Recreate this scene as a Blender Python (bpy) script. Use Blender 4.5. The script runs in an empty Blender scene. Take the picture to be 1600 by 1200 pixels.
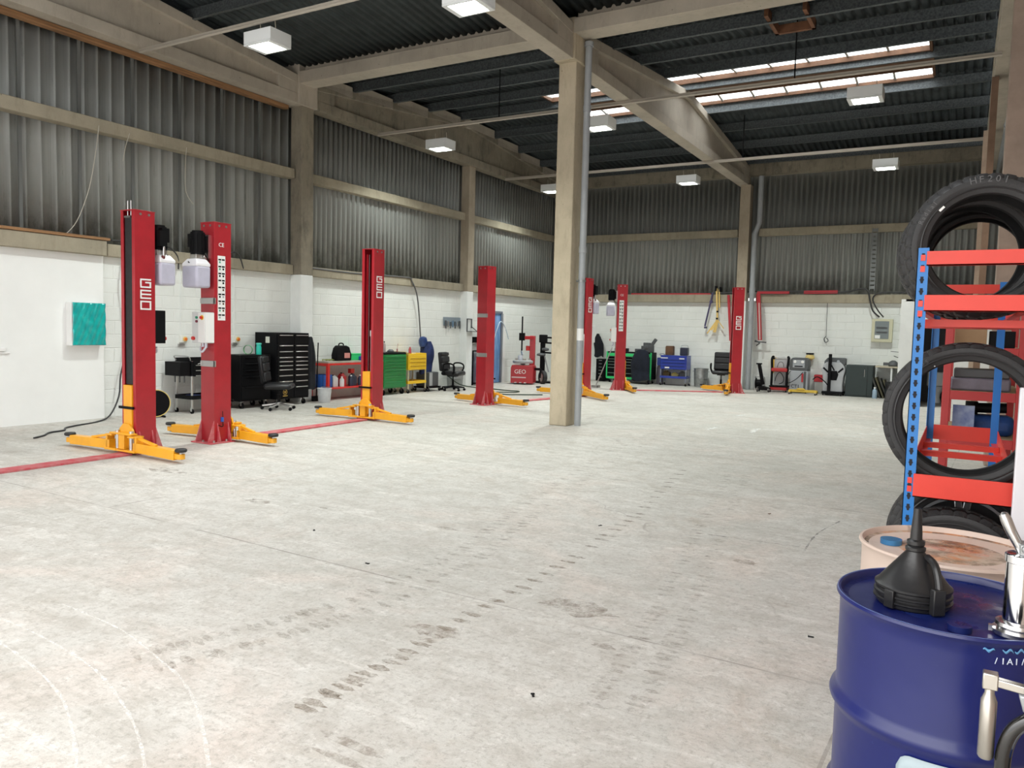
import bpy, bmesh, math, random
from mathutils import Vector, Matrix, Euler
random.seed(7)
PI = math.pi
S = bpy.context.scene
COL = S.collection

# ------------------------------------------------------------------ camera
def make_camera():
    f, yaw, pitch, roll = 1224.1, 0.52157, 0.06977, 0.02512
    cy, sy, cp, sp = math.cos(yaw), math.sin(yaw), math.cos(pitch), math.sin(pitch)
    fwd = Vector((-sy*cp, cy*cp, -sp)); r0 = Vector((cy, sy, 0)); u0 = r0.cross(fwd)
    r = math.cos(roll)*r0 + math.sin(roll)*u0
    u = r.cross(fwd)
    cd = bpy.data.cameras.new('camera'); co = bpy.data.objects.new('camera', cd)
    cd.sensor_width = 36.0; cd.sensor_fit = 'HORIZONTAL'; cd.lens = 36.0*f/1600.0
    cd.clip_start = 0.05; cd.clip_end = 200
    m = Matrix((r, u, -fwd)).transposed().to_4x4(); m.translation = Vector((0, 0, 1.6))
    co.matrix_world = m; COL.objects.link(co); S.camera = co
make_camera()

# ------------------------------------------------------------------ light
S.view_settings.view_transform = 'Standard'
S.view_settings.look = 'None'
S.view_settings.gamma = 1.0
S.view_settings.use_curve_mapping = False
S.view_settings.exposure = 0.0
w = bpy.data.worlds.new('overcast_sky'); S.world = w; w.use_nodes = True
bg = w.node_tree.nodes['Background']; bg.inputs[0].default_value = (1.0, 0.99, 0.975, 1); bg.inputs[1].default_value = 1.0
# overcast sky: brighter towards the zenith than at the horizon
_n = w.node_tree.nodes; _l = w.node_tree.links
_t = _n.new('ShaderNodeTexCoord'); _s = _n.new('ShaderNodeSeparateXYZ'); _m = _n.new('ShaderNodeMapRange')
_m.inputs[1].default_value = 0.0; _m.inputs[2].default_value = 1.0; _m.inputs[3].default_value = 2.45; _m.inputs[4].default_value = 9.0
_l.new(_t.outputs['Generated'], _s.inputs[0]); _l.new(_s.outputs[2], _m.inputs[0]); _l.new(_m.outputs[0], bg.inputs[1])

def portal(name, loc, rot, sx, sy):
    l = bpy.data.lights.new(name, 'AREA'); l.shape = 'RECTANGLE'; l.size = sx; l.size_y = sy
    l.cycles.is_portal = True
    o = bpy.data.objects.new(name, l); o.location = loc; o.rotation_euler = rot; COL.objects.link(o)
portal('door_daylight', (-5.2, -0.7, 2.45), (PI/2, 0, 0), 11.4, 4.9)
portal('skylight_daylight', (-5.03, 17.9, 7.6), (0, 0, 0), 8.4, 2.5)
portal('added_skylight_daylight', (-5.03, 5.4, 7.75), (0, 0, 0), 8.4, 2.3)  # portal for the unseen rooflight added to brighten the hall
S.cycles.max_bounces = 10
S.cycles.diffuse_bounces = 7
S.cycles.sample_clamp_indirect = 6.0

# ------------------------------------------------------------------ materials
MATS = {}
def mat(name, col, rough=0.5, metal=0.0, noise=0.0, nscale=6.0, bump=0.0, bscale=60.0, coat=0.0, emit=0.0, trans=0.0, col2=None, stretch=None, spec=None, alpha=None):
    if name in MATS: return MATS[name]
    m = bpy.data.materials.new(name); m.use_nodes = True; nt = m.node_tree; N = nt.nodes; L = nt.links
    b = N['Principled BSDF']
    b.inputs['Base Color'].default_value = (*col, 1); b.inputs['Roughness'].default_value = rough
    b.inputs['Metallic'].default_value = metal
    if coat: b.inputs['Coat Weight'].default_value = coat; b.inputs['Coat Roughness'].default_value = 0.1
    if spec is not None: b.inputs['Specular IOR Level'].default_value = spec
    if trans: b.inputs['Transmission Weight'].default_value = trans
    if alpha is not None: b.inputs['Alpha'].default_value = alpha
    if emit: b.inputs['Emission Color'].default_value = (*col, 1); b.inputs['Emission Strength'].default_value = emit
    if noise or bump:
        tc = N.new('ShaderNodeTexCoord'); mp = N.new('ShaderNodeMapping'); L.new(tc.outputs['Object'], mp.inputs[0])
        if stretch: mp.inputs['Scale'].default_value = stretch
    if noise:
        n = N.new('ShaderNodeTexNoise'); n.inputs['Scale'].default_value = nscale; n.inputs['Detail'].default_value = 6; n.inputs['Roughness'].default_value = .62
        L.new(mp.outputs[0], n.inputs['Vector'])
        mr = N.new('ShaderNodeMapRange'); mr.inputs[1].default_value = .36; mr.inputs[2].default_value = .66; L.new(n.outputs['Fac'], mr.inputs[0])
        mx = N.new('ShaderNodeMix'); mx.data_type = 'RGBA'
        c2 = col2 if col2 else tuple(c*(1-noise) for c in col)
        mx.inputs[6].default_value = (*col, 1); mx.inputs[7].default_value = (*c2, 1)
        L.new(mr.outputs[0], mx.inputs[0]); L.new(mx.outputs[2], b.inputs['Base Color'])
    if bump:
        n2 = N.new('ShaderNodeTexNoise'); n2.inputs['Scale'].default_value = bscale; n2.inputs['Detail'].default_value = 4
        L.new(mp.outputs[0], n2.inputs['Vector'])
        bp = N.new('ShaderNodeBump'); bp.inputs['Strength'].default_value = bump; bp.inputs['Distance'].default_value = 0.01
        L.new(n2.outputs['Fac'], bp.inputs['Height']); L.new(bp.outputs[0], b.inputs['Normal'])
    MATS[name] = m
    return m

class NB:
    """small node helper"""
    def __init__(s, name):
        s.m = bpy.data.materials.new(name); s.m.use_nodes = True; s.N = s.m.node_tree.nodes; s.L = s.m.node_tree.links
        s.b = s.N['Principled BSDF']
        s.tc = s.N.new('ShaderNodeTexCoord').outputs['Object']
    def mapping(s, loc=(0,0,0), rot=(0,0,0), sc=(1,1,1)):
        n = s.N.new('ShaderNodeMapping'); n.inputs[1].default_value = loc; n.inputs[2].default_value = rot; n.inputs[3].default_value = sc
        s.L.new(s.tc, n.inputs[0]); return n.outputs[0]
    def noise(s, v, scale, detail=5, rough=.6, dist=0.0):
        n = s.N.new('ShaderNodeTexNoise'); n.inputs['Scale'].default_value = scale; n.inputs['Detail'].default_value = detail
        n.inputs['Roughness'].default_value = rough; n.inputs['Distortion'].default_value = dist
        s.L.new(v, n.inputs['Vector']); return n.outputs['Fac']
    def rng(s, v, a, b, c=0.0, d=1.0):
        n = s.N.new('ShaderNodeMapRange'); 
        for i, x in zip((1, 2, 3, 4), (a, b, c, d)): n.inputs[i].default_value = x
        s.L.new(v, n.inputs[0]); return n.outputs[0]
    def mix(s, f, a, b, mode='MIX'):
        n = s.N.new('ShaderNodeMix'); n.data_type = 'RGBA'; n.blend_type = mode
        for sock, val in ((n.inputs[0], f), (n.inputs[6], a), (n.inputs[7], b)):
            if isinstance(val, (int, float)): sock.default_value = val
            elif isinstance(val, tuple): sock.default_value = (*val, 1)
            else: s.L.new(val, sock)
        return n.outputs[2]
    def math(s, op, a, b=None):
        n = s.N.new('ShaderNodeMath'); n.operation = op
        for i, v in enumerate((a, b)):
            if v is None: continue
            if isinstance(v, (int, float)): n.inputs[i].default_value = v
            else: s.L.new(v, n.inputs[i])
        return n.outputs[0]
    def bump(s, h, st, dist=.01):
        n = s.N.new('ShaderNodeBump'); n.inputs['Strength'].default_value = st; n.inputs['Distance'].default_value = dist
        s.L.new(h, n.inputs['Height']); s.L.new(n.outputs[0], s.b.inputs['Normal'])
    def base(s, c): s.L.new(c, s.b.inputs['Base Color'])

def floor_mat():
    k = NB('dusty_concrete_floor')
    c = k.mix(k.rng(k.noise(k.tc, .35, 6, .65), .35, .65), (.45, .44, .405), (.57, .55, .515))
    st = k.mapping(rot=(0,0,.55), sc=(.55,2.4,1))
    c = k.mix(k.rng(k.noise(k.tc, .55, 6, .7, 1.0), .50, .66, 0, .55), c, (.60, .51, .455))
    c = k.mix(k.rng(k.noise(st, 1.2, 8, .75, .8), .50, .68, 0, .55), c, (.37, .34, .30))
    c = k.mix(k.rng(k.noise(k.mapping(rot=(0,0,.75), loc=(3,1,0), sc=(.5,3.2,1)), 1.7, 8, .8, .5), .52, .66, 0, .65), c, (.68, .66, .62))
    c = k.mix(k.rng(k.noise(k.mapping(loc=(5,2,0)), 1.3, 8, .75, 1.2), .56, .70, 0, .50), c, (.34, .28, .22))
    c = k.mix(k.rng(k.noise(k.tc, 5, 8, .8, .4), .47, .60, 0, .5), c, (.36, .33, .29))
    c = k.mix(k.rng(k.noise(k.mapping(loc=(1,7,0)), 9, 7, .85), .54, .66, 0, .50), c, (.74, .72, .69))
    c = k.mix(k.rng(k.noise(k.tc, 26, 6, .9), .50, .62, 0, .62), c, (.27, .25, .22))
    c = k.mix(k.rng(k.noise(k.mapping(rot=(0,0,.5), sc=(1.1,20,1)), 1.6, 6, .8, .3), .57, .66, 0, .35), c, (.32, .30, .27))
    # saw cut joints
    br = k.N.new('ShaderNodeTexBrick'); br.offset = 0; br.inputs['Scale'].default_value = 1
    br.inputs['Brick Width'].default_value = 5.9; br.inputs['Row Height'].default_value = 4.0; br.inputs['Mortar Size'].default_value = .008
    k.L.new(k.mapping(loc=(.5,.25,0), rot=(0,0,.04)), br.inputs['Vector'])
    c = k.mix(k.math('MULTIPLY', br.outputs['Fac'], k.rng(k.noise(k.tc, 2, 3), .4, .6, .1, .8)), c, (.22, .20, .18))
    vo = k.N.new('ShaderNodeTexVoronoi'); vo.feature = 'DISTANCE_TO_EDGE'; vo.inputs['Scale'].default_value = .2
    dn = k.N.new('ShaderNodeVectorMath'); dn.operation = 'ADD'
    nz = k.N.new('ShaderNodeTexNoise'); nz.inputs['Scale'].default_value = 1.5; k.L.new(k.tc, nz.inputs['Vector'])
    k.L.new(k.tc, dn.inputs[0]); k.L.new(nz.outputs['Color'], dn.inputs[1]); k.L.new(dn.outputs[0], vo.inputs['Vector'])
    c = k.mix(k.math('MULTIPLY', k.rng(vo.outputs[0], .001, .003, .45, 0), k.rng(k.noise(k.tc, .6, 3), .5, .6, 0, 1)), c, (.25, .22, .2))
    k.base(c)
    h = k.noise(k.tc, 22, 8, .75); k.bump(h, .45, .008)
    k.L.new(k.rng(k.noise(k.tc, 2, 4), .3, .7, .50, .78), k.b.inputs['Roughness'])
    k.b.inputs['Specular IOR Level'].default_value = .35
    return k.m

def block_mat(name, horizontal):
    """white painted blockwork; horizontal = which object axis runs along the wall"""
    k = NB(name)
    sx = k.N.new('ShaderNodeSeparateXYZ'); k.L.new(k.tc, sx.inputs[0]); cx = k.N.new('ShaderNodeCombineXYZ')
    k.L.new(sx.outputs[horizontal], cx.inputs[0]); k.L.new(sx.outputs[2], cx.inputs[1])
    br = k.N.new('ShaderNodeTexBrick'); br.inputs['Scale'].default_value = 1
    br.inputs['Brick Width'].default_value = .45; br.inputs['Row Height'].default_value = .225; br.inputs['Mortar Size'].default_value = .011; br.inputs['Mortar Smooth'].default_value = .6
    k.L.new(cx.outputs[0], br.inputs['Vector'])
    c = k.mix(k.rng(k.noise(k.tc, 1.2, 6, .6), .35, .65), (.80, .82, .795), (.74, .76, .735))
    c = k.mix(k.rng(k.noise(k.tc, 25, 5, .8), .62, .75, 0, .35), c, (.55, .56, .53))
    fm = k.rng(k.noise(k.tc, 3.0, 4), .38, .60)
    c = k.mix(k.math('MULTIPLY', br.outputs['Fac'], k.math('MULTIPLY', fm, .55)), c, (.88, .89, .87))
    # grime toward foot of the wall
    k.base(c)
    h = k.math('ADD', k.math('MULTIPLY', br.outputs['Fac'], -1.0), k.math('MULTIPLY', k.noise(k.tc, 45, 4, .7), .5))
    k.bump(h, .55, .012)
    k.b.inputs['Roughness'].default_value = .65
    return k.m

def cladding_mat(name, horizontal, sheet=1.0):
    k = NB(name)
    c = k.mix(k.rng(k.noise(k.tc, .5, 5, .6), .35, .65), (.315, .325, .31), (.255, .265, .255))
    sc = (5, 9, .07)  if horizontal == 1 else (9, 5, .07)
    c = k.mix(k.rng(k.noise(k.mapping(sc=sc), 1.0, 8, .7), .50, .68, 0, .40), c, (.13, .135, .13))
    c = k.mix(k.rng(k.noise(k.mapping(sc=(14, 14, .8)), 1.0, 6, .8), .60, .70, 0, .6), c, (.05, .055, .05))
    c = k.mix(k.rng(k.noise(k.mapping(sc=(11, 11, .1), loc=(4, 3, 0)), 1.0, 5, .8), .58, .66, 0, .35), c, (.42, .43, .41))
    # dirt that settled above the sill beam
    sx = k.N.new('ShaderNodeSeparateXYZ'); k.L.new(k.tc, sx.inputs[0])
    z = k.rng(sx.outputs[2], 2.8, 3.5, 1, 0)
    c = k.mix(k.math('MULTIPLY', z, k.rng(k.noise(k.mapping(sc=(2, 2, 1)), 1.5, 6, .8), .42, .60, 0, .8)), c, (.05, .052, .042))
    k.base(c); k.b.inputs['Roughness'].default_value = .55; k.b.inputs['Metallic'].default_value = .25
    k.b.inputs['Specular IOR Level'].default_value = .4
    return k.m

def concrete_mat(name, c1, c2, dirt, horizontal_dark=.5, bumps=.35):
    k = NB(name)
    c = k.mix(k.rng(k.noise(k.tc, 1.2, 6, .65), .35, .65), c1, c2)
    c = k.mix(k.rng(k.noise(k.mapping(sc=(3, 3, .8)), 2.0, 8, .75), .50, .72, 0, horizontal_dark), c, dirt)
    c = k.mix(k.rng(k.noise(k.tc, 60, 4, .8), .60, .72, 0, .5), c, dirt)
    vo = k.N.new('ShaderNodeTexVoronoi'); vo.inputs['Scale'].default_value = 5; k.L.new(k.tc, vo.inputs['Vector'])
    c = k.mix(k.rng(vo.outputs['Distance'], .03, .06, .7, 0), c, (.06, .05, .04))
    k.base(c); k.bump(k.noise(k.tc, 50, 6, .7), bumps, .006); k.b.inputs['Roughness'].default_value = .85
    return k.m

FLOOR = floor_mat()
BLOCK_L = block_mat('white_blockwork_side', 1); BLOCK_B = block_mat('white_blockwork_back', 0)
CLAD_L = cladding_mat('grey_cladding_side', 1); CLAD_B = cladding_mat('grey_cladding_back', 0)
CONC = concrete_mat('raw_concrete', (.42, .355, .27), (.33, .28, .21), (.20, .165, .12))
CONC_B = concrete_mat('beam_concrete', (.47, .42, .345), (.38, .34, .28), (.24, .21, .165), .4, .2)
CONC_D = concrete_mat('stained_concrete', (.30, .265, .20), (.20, .175, .135), (.07, .06, .045), .8)
CONC_P = concrete_mat('pillar_concrete', (.53, .455, .335), (.42, .36, .26), (.25, .205, .14), .55)
RAIL = concrete_mat('rail_concrete', (.38, .335, .25), (.29, .26, .195), (.16, .14, .10), .5)
ROOF = mat('dark_roof_sheet', (.052, .064, .068), .6, .1, noise=.5, nscale=3, spec=.3)
PURLIN = mat('galvanised_purlin', (.15, .17, .178), .5, .35, noise=.55, nscale=30)
WHITEP = mat('white_paint', (.78, .80, .79), .6, noise=.07, nscale=3, bump=.1, bscale=30)
PLASTER = mat('smooth_white_board', (.84, .85, .84), .7, noise=.05, nscale=1.2)
TIMBER = mat('orange_timber', (.36, .19, .085), .75, noise=.5, nscale=4, stretch=(1, .3, 8), bump=.2)
DTIMBER = mat('brown_timber', (.14, .068, .034), .75, noise=.4, nscale=5)
RED = mat('lift_red', (.39, .012, .022), .38, noise=.16, nscale=5, coat=.2)
DRED = mat('faded_red_plate', (.50, .05, .07), .6, noise=.35, nscale=7, bump=.1, col2=(.50, .20, .20))
YEL = mat('lift_yellow', (.82, .38, .012), .38, noise=.1, nscale=6, coat=.2)
BLK = mat('black_plastic', (.005, .005, .006), .5, spec=.12)
RUB = mat('black_rubber', (.018, .018, .019), .62, noise=.4, nscale=20, bump=.2, bscale=120)
STEEL = mat('bright_steel', (.62, .62, .62), .28, 1.0)
GALV = mat('galvanised_steel', (.40, .42, .42), .42, .75, noise=.35, nscale=14)
WHT = mat('white_plastic', (.80, .80, .79), .4)
TANK = mat('translucent_oil_tank', (.50, .49, .60), .35, noise=.1, nscale=8)
TANKTOP = mat('frosted_tank_top', (.80, .79, .82), .35)
ALU = mat('brushed_aluminium', (.45, .45, .44), .4, .8)
GREY = mat('grey_paint', (.35, .36, .37), .5)
DGREY = mat('dark_grey_paint', (.075, .08, .085), .5)
CLOTH = mat('black_cloth', (.007, .008, .013), .95, noise=.4, nscale=9, bump=.5, bscale=20)
GREEN = mat('tool_green', (.004, .21, .05), .35, coat=.3)
LGREEN = mat('bright_green', (.03, .55, .16), .4)
BLUE = mat('trolley_blue', (.015, .04, .30), .35, coat=.3)
SYEL = mat('cart_yellow', (.75, .48, .02), .4)
SRED = mat('signal_red', (.60, .02, .015), .4, noise=.1)
WOOD = mat('worn_worktop', (.40, .36, .30), .7, noise=.3, nscale=5)
PVC = mat('grey_pvc_pipe', (.36, .38, .40), .42, noise=.12, nscale=4)
CREAM = mat('cream_metal', (.58, .56, .40), .5)

# ------------------------------------------------------------------ geometry
class G:
    def __init__(s): s.bm = bmesh.new(); s.mi = 0
    def _f(s, vs):
        try:
            f = s.bm.faces.new(vs); f.material_index = s.mi; return f
        except ValueError: return None
    def box(s, x0, x1, y0, y1, z0, z1, R=None, o=None):
        if x0 > x1: x0, x1 = x1, x0
        if y0 > y1: y0, y1 = y1, y0
        if z0 > z1: z0, z1 = z1, z0
        P = [Vector((x, y, z)) for z in (z0, z1) for x, y in ((x0, y0), (x1, y0), (x1, y1), (x0, y1))]
        if R is not None:
            c = Vector(o) if o is not None else Vector(((x0+x1)/2, (y0+y1)/2, (z0+z1)/2))
            P = [c + R @ (p - c) for p in P]
        v = [s.bm.verts.new(p) for p in P]
        for q in ((3,2,1,0), (4,5,6,7), (0,1,5,4), (1,2,6,5), (2,3,7,6), (3,0,4,7)): s._f([v[i] for i in q])
        return s
    def bar(s, a, b, w, h, up=(0, 0, 1)):
        a = Vector(a); b = Vector(b); d = (b-a).normalized(); u = Vector(up)
        x = d.cross(u)
        if x.length < 1e-4: x = d.cross(Vector((1, 0, 0)))
        x.normalize(); y = x.cross(d).normalized()
        v = [s.bm.verts.new(p + x*i*w/2 + y*j*h/2) for p in (a, b) for i, j in ((-1,-1), (1,-1), (1,1), (-1,1))]
        for q in ((0,1,2,3), (7,6,5,4), (0,4,5,1), (1,5,6,2), (2,6,7,3), (3,7,4,0)): s._f([v[i] for i in q])
        return s
    def cyl(s, a, b, r, r2=None, n=20):
        return s.rings([(a, r), (b, r if r2 is None else r2)], n)
    def rings(s, pr, n=20, cap=True):
        """pr: list of (point, radius) swept along their own direction"""
        pts = [Vector(p) for p, _ in pr]; rings = []
        x = None
        for i, (p, r) in enumerate(pr):
            a = pts[max(i-1, 0)]; b = pts[min(i+1, len(pts)-1)]
            d = (b-a)
            if d.length < 1e-7: d = Vector((0, 0, 1))
            d.normalize()
            if x is None:
                x = d.cross(Vector((0, 0, 1)))
                if x.length < .05: x = d.cross(Vector((0, 1, 0)))
            else: x = x - d*x.dot(d)
            x.normalize(); y = d.cross(x)
            rings.append([s.bm.verts.new(pts[i] + (x*math.cos(2*PI*k/n) + y*math.sin(2*PI*k/n))*max(r, 1e-4)) for k in range(n)])
        for A, B in zip(rings, rings[1:]):
            for k in range(n): s._f([A[k], A[(k+1) % n], B[(k+1) % n], B[k]])
        if cap: s._f(rings[0][::-1]); s._f(rings[-1])
        return s
    def tube(s, pts, r, n=8, sub=4):
        P = [Vector(p) for p in pts]; out = []
        for i in range(len(P)-1):
            p0 = P[max(i-1, 0)]; p1 = P[i]; p2 = P[i+1]; p3 = P[min(i+2, len(P)-1)]
            for j in range(sub):
                t = j/sub
                out.append(.5*((2*p1)+(p2-p0)*t+(2*p0-5*p1+4*p2-p3)*t*t+(3*p1-p0-3*p2+p3)*t**3))
        out.append(P[-1])
        return s.rings([(p, r) for p in out], n)
    def lathe(s, prof, c=(0, 0, 0), n=40, axis='z', close=False):
        c = Vector(c); rings = []
        for r, z in prof:
            ring = []
            for k in range(n):
                a = 2*PI*k/n; p = (r*math.cos(a), r*math.sin(a), z)
                if axis == 'y': p = (p[0], p[2], p[1])
                if axis == 'x': p = (p[2], p[0], p[1])
                ring.append(s.bm.verts.new(c + Vector(p)))
            rings.append(ring)
        pairs = list(zip(rings, rings[1:])) + ([(rings[-1], rings[0])] if close else [])
        for A, B in pairs:
            for k in range(n): s._f([A[k], A[(k+1) % n], B[(k+1) % n], B[k]])
        if not close:
            if prof[0][0] > 1e-3: s._f(rings[0][::-1])
            if prof[-1][0] > 1e-3: s._f(rings[-1])
        return s
    def prism(s, poly, a0, a1, plane='xz'):
        """poly in plane, extruded along the remaining axis from a0 to a1"""
        def P(u, v, a):
            return {'xz': (u, a, v), 'xy': (u, v, a), 'yz': (a, u, v)}[plane]
        A = [s.bm.verts.new(P(u, v, a0)) for u, v in poly]; B = [s.bm.verts.new(P(u, v, a1)) for u, v in poly]
        n = len(poly)
        for i in range(n): s._f([A[i], A[(i+1) % n], B[(i+1) % n], B[i]])
        s._f(A[::-1]); s._f(B)
        return s
    def ball(s, c, r, n=14, sc=(1, 1, 1)):
        return s.lathe([(max(r*math.sin(PI*i/8), 1e-4)*sc[0], -r*math.cos(PI*i/8)*sc[2]) for i in range(9)], c, n)
    def sheet(s, fn, nu, nv):
        V = [[s.bm.verts.new(fn(i/nu, j/nv)) for j in range(nv+1)] for i in range(nu+1)]
        for i in range(nu):
            for j in range(nv): s._f([V[i][j], V[i+1][j], V[i+1][j+1], V[i][j+1]])
        return s

def part(name, g, m, parent=None, bevel=0.0, sharp=35, solid=0.0, recalc=True):
    bm = g.bm
    if recalc: bmesh.ops.recalc_face_normals(bm, faces=bm.faces)
    me = bpy.data.meshes.new(name); bm.to_mesh(me); bm.free()
    for mm in (m if isinstance(m, (list, tuple)) else [m]): me.materials.append(mm)
    if len(me.polygons):
        me.polygons.foreach_set('use_smooth', [True]*len(me.polygons))
        me.set_sharp_from_angle(angle=math.radians(sharp))
    o = bpy.data.objects.new(name, me); COL.objects.link(o)
    if parent: o.parent = parent
    if solid:
        md = o.modifiers.new('thickness', 'SOLIDIFY'); md.thickness = solid; md.offset = 0
    if bevel:
        md = o.modifiers.new('bevel', 'BEVEL'); md.width = bevel; md.segments = 2; md.limit_method = 'ANGLE'; md.angle_limit = math.radians(40)
    return o

def tag(o, label, cat, group=None, kind=None):
    if label: o['label'] = label
    if cat: o['category'] = cat
    if group: o['group'] = group
    if kind: o['kind'] = kind
    return o
def thing(name, loc, label, cat, rz=0.0, group=None):
    o = bpy.data.objects.new(name, None); COL.objects.link(o); o.empty_display_size = .1
    o.location = loc; o.rotation_euler = (0, 0, rz)
    return tag(o, label, cat, group)
def structure(o): o['kind'] = 'structure'; return o
def one(name, g, m, label, cat, loc=(0, 0, 0), rz=0.0, group=None, bevel=0.0, **kw):
    o = part(name, g, m, None, bevel, **kw); o.location = loc; o.rotation_euler = (0, 0, rz)
    return tag(o, label, cat, group)
def dup(src, loc=None, rz=None, label=None, group=None):
    r = src.copy(); COL.objects.link(r)
    if loc is not None: r.location = loc
    if rz is not None: r.rotation_euler = (0, 0, rz)
    if label: r['label'] = label
    if group: r['group'] = group
    for ch in list(src.children):
        c = ch.copy(); COL.objects.link(c); c.parent = r
        for g2 in list(ch.children):
            d = g2.copy(); COL.objects.link(d); d.parent = c
    return r
def text(name, s, size, loc, rot, m, parent=None, ext=.002, shear=0.0, spacing=1.0, align='CENTER'):
    cu = bpy.data.curves.new(name, 'FONT'); cu.body = s; cu.size = size; cu.extrude = ext; cu.shear = shear
    cu.align_x = align; cu.align_y = 'CENTER'; cu.space_character = spacing; cu.resolution_u = 2
    t = bpy.data.objects.new(name, cu); COL.objects.link(t)
    bpy.context.view_layer.update()
    dg = bpy.context.evaluated_depsgraph_get()
    me = bpy.data.meshes.new_from_object(t.evaluated_get(dg)); bpy.data.objects.remove(t); me.name = name
    me.materials.clear(); me.materials.append(m)
    o = bpy.data.objects.new(name, me); COL.objects.link(o); o.location = loc; o.rotation_euler = rot
    if parent: o.parent = parent
    return o
def strokes(g, P, w, fn, d=.004):
    """poly-line letter strokes; fn maps (u, v, depth) to a point"""
    for q, (a, b) in enumerate(P):
        d = d + .0004
        (u0, v0), (u1, v1) = a, b
        x0, x1 = min(u0, u1)-w/2, max(u0, u1)+w/2; z0, z1 = min(v0, v1)-w/2, max(v0, v1)+w/2
        A = [g.bm.verts.new(fn(u, v, 0)) for u, v in ((x0, z0), (x1, z0), (x1, z1), (x0, z1))]
        B = [g.bm.verts.new(fn(u, v, d)) for u, v in ((x0, z0), (x1, z0), (x1, z1), (x0, z1))]
        g._f(A[::-1]); g._f(B)
        for i in range(4): g._f([A[i], A[(i+1) % 4], B[(i+1) % 4], B[i]])

# ================================================================== SHELL
XL, XR, YB, YF = -12.05, 0.72, 23.80, -0.6
o = part('floor', G().box(-14, 2.2, -8, 25.5, -.2, 0), FLOOR); structure(o)

def clad_profile(a0, a1, z0, z1, base, axis, pitch, depth, sheet_every, fr=(0, .42, .55, .87)):
    """trapezoid ribbed sheet; axis 1 = runs along y (at x=base), axis 0 = runs along x (at y=base)"""
    g = G(); P = []; a = a0; k = 0
    while a < a1:
        for da, d in ((fr[0], 0), (pitch*fr[1], 0), (pitch*fr[2], depth), (pitch*fr[3], depth)):
            P.append((a+da, d))
        a += pitch; k += 1
    P.append((a, 0))
    def pt(a, d, z): return (base+d, a, z) if axis == 1 else (a, base-d, z)
    A = [g.bm.verts.new(pt(a, d, z0)) for a, d in P]; B = [g.bm.verts.new(pt(a, d, z1)) for a, d in P]
    for i in range(len(P)-1): g._f([A[i], A[i+1], B[i+1], B[i]])
    return g

# left wall
wl = part('wall_left', G().box(XL-.25, XL, YF, YB, 0, 2.62), BLOCK_L); structure(wl)
part('plasterboard_panel', G().box(XL-.01, XL+.05, YF, 7.66, 0.0, 2.60), PLASTER, wl)
part('cladding', clad_profile(YF, 11.8, 2.7, 6.35, XL-.12, 1, .225, .026, 4, (0, .78, .86, .93)), CLAD_L, wl, solid=.004, sharp=20, recalc=False)
part('cladding', clad_profile(11.95, 23.8, 2.7, 6.35, XL-.12, 1, .155, .05, 4), CLAD_L, wl, solid=.004, sharp=20, recalc=False)
# dark strips along the sheet laps
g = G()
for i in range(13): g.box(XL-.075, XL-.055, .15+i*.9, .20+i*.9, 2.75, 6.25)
part('sheet_lap', g, mat('lap_dark_grey', (.12, .125, .12), .6), wl)
g = G().prism([(YF-.2, 6.3), (YB+.3, 6.3), (YB+.3, 6.9), (17.82, 7.45), (11.85, 6.85), (5.95, 7.45), (YF-.2, 6.85)], XL-.28, XL-.16, 'yz')
part('gable_infill', g, ROOF, wl)
g = G()
for y, yy in ((12.3, 13.2), (13.38, 14.57), (14.75, 15.94), (16.12, 17.37), (17.55, 19.08), (19.26, 20.42), (20.6, 21.8), (22.0, 23.2)):
    z0 = 6.50 + .1*(5.9-max(abs(y-17.82), abs(yy-17.82)))
    g.box(XL-.14, XL+.32, y, yy, z0-.05, z0+.17)
part('infill_block', g, CONC_B, wl)
# back wall
wb = part('wall_back', G().box(-12.3, XR+.2, YB, YB+.25, 0, 2.62), BLOCK_B); structure(wb)
part('cladding', clad_profile(-12.2, XR+.1, 2.7, 6.35, YB+.12, 0, .15, .045, 4), CLAD_B, wb, solid=.004, sharp=20, recalc=False)
# right wall
RW = mat('pinkish_render', (.46, .37, .31), .85, noise=.25, nscale=2, bump=.2)
wr = part('wall_right', G().box(XR, XR+.2, YF, YB+.3, 0, 6.6), RW); structure(wr)
# front wall around the big open vehicle door
fr = part('wall_front', G().box(-12.3, XR+.2, YF-.2, YF, 4.9, 7.4).box(-12.3, -11.0, YF-.2, YF, 0, 4.9), mat('front_cladding', (.4, .4, .4), .7)); structure(fr)

# roof: ribbed sheets on two double pitches, ribs run down the slope
def zr(y):
    if y < 11.85: return 6.70 + .1*(5.95-abs(y-5.95)) 
    return 6.70 + .1*(5.95-abs(y-17.82))
def roof_piece(x0, x1, y0, y1, pitch=.16):
    def prof(x):
        f = ((x+12.4)/pitch) % 1.0
        return 0 if f < .45 else ((f-.45)/.15*.04 if f < .6 else (.04 if f < .85 else (1-f)/.15*.04))
    g = G(); X = {x0, x1}; n = int((x0+12.4)/pitch)-1
    while -12.4+n*pitch < x1:
        for q in (0, .45, .6, .85):
            x = -12.4+(n+q)*pitch
            if x0 < x < x1: X.add(x)
        n += 1
    P = [(x, prof(x+1e-7)) for x in sorted(X)]
    A = [g.bm.verts.new((a, y0, zr(y0)+d)) for a, d in P]; B = [g.bm.verts.new((a, y1, zr(y1)+d)) for a, d in P]
    for i in range(len(P)-1): g._f([A[i], A[i+1], B[i+1], B[i]])
    return g
SX0, SX1, SY0, SY1 = -9.05, -0.87, 16.78, 19.06
SM0, SM1 = 17.38, 18.42
ce = part('ceiling', roof_piece(-12.4, XR+.3, YF-.3, 4.3), ROOF, solid=.004, sharp=20, recalc=False); structure(ce)
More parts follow.
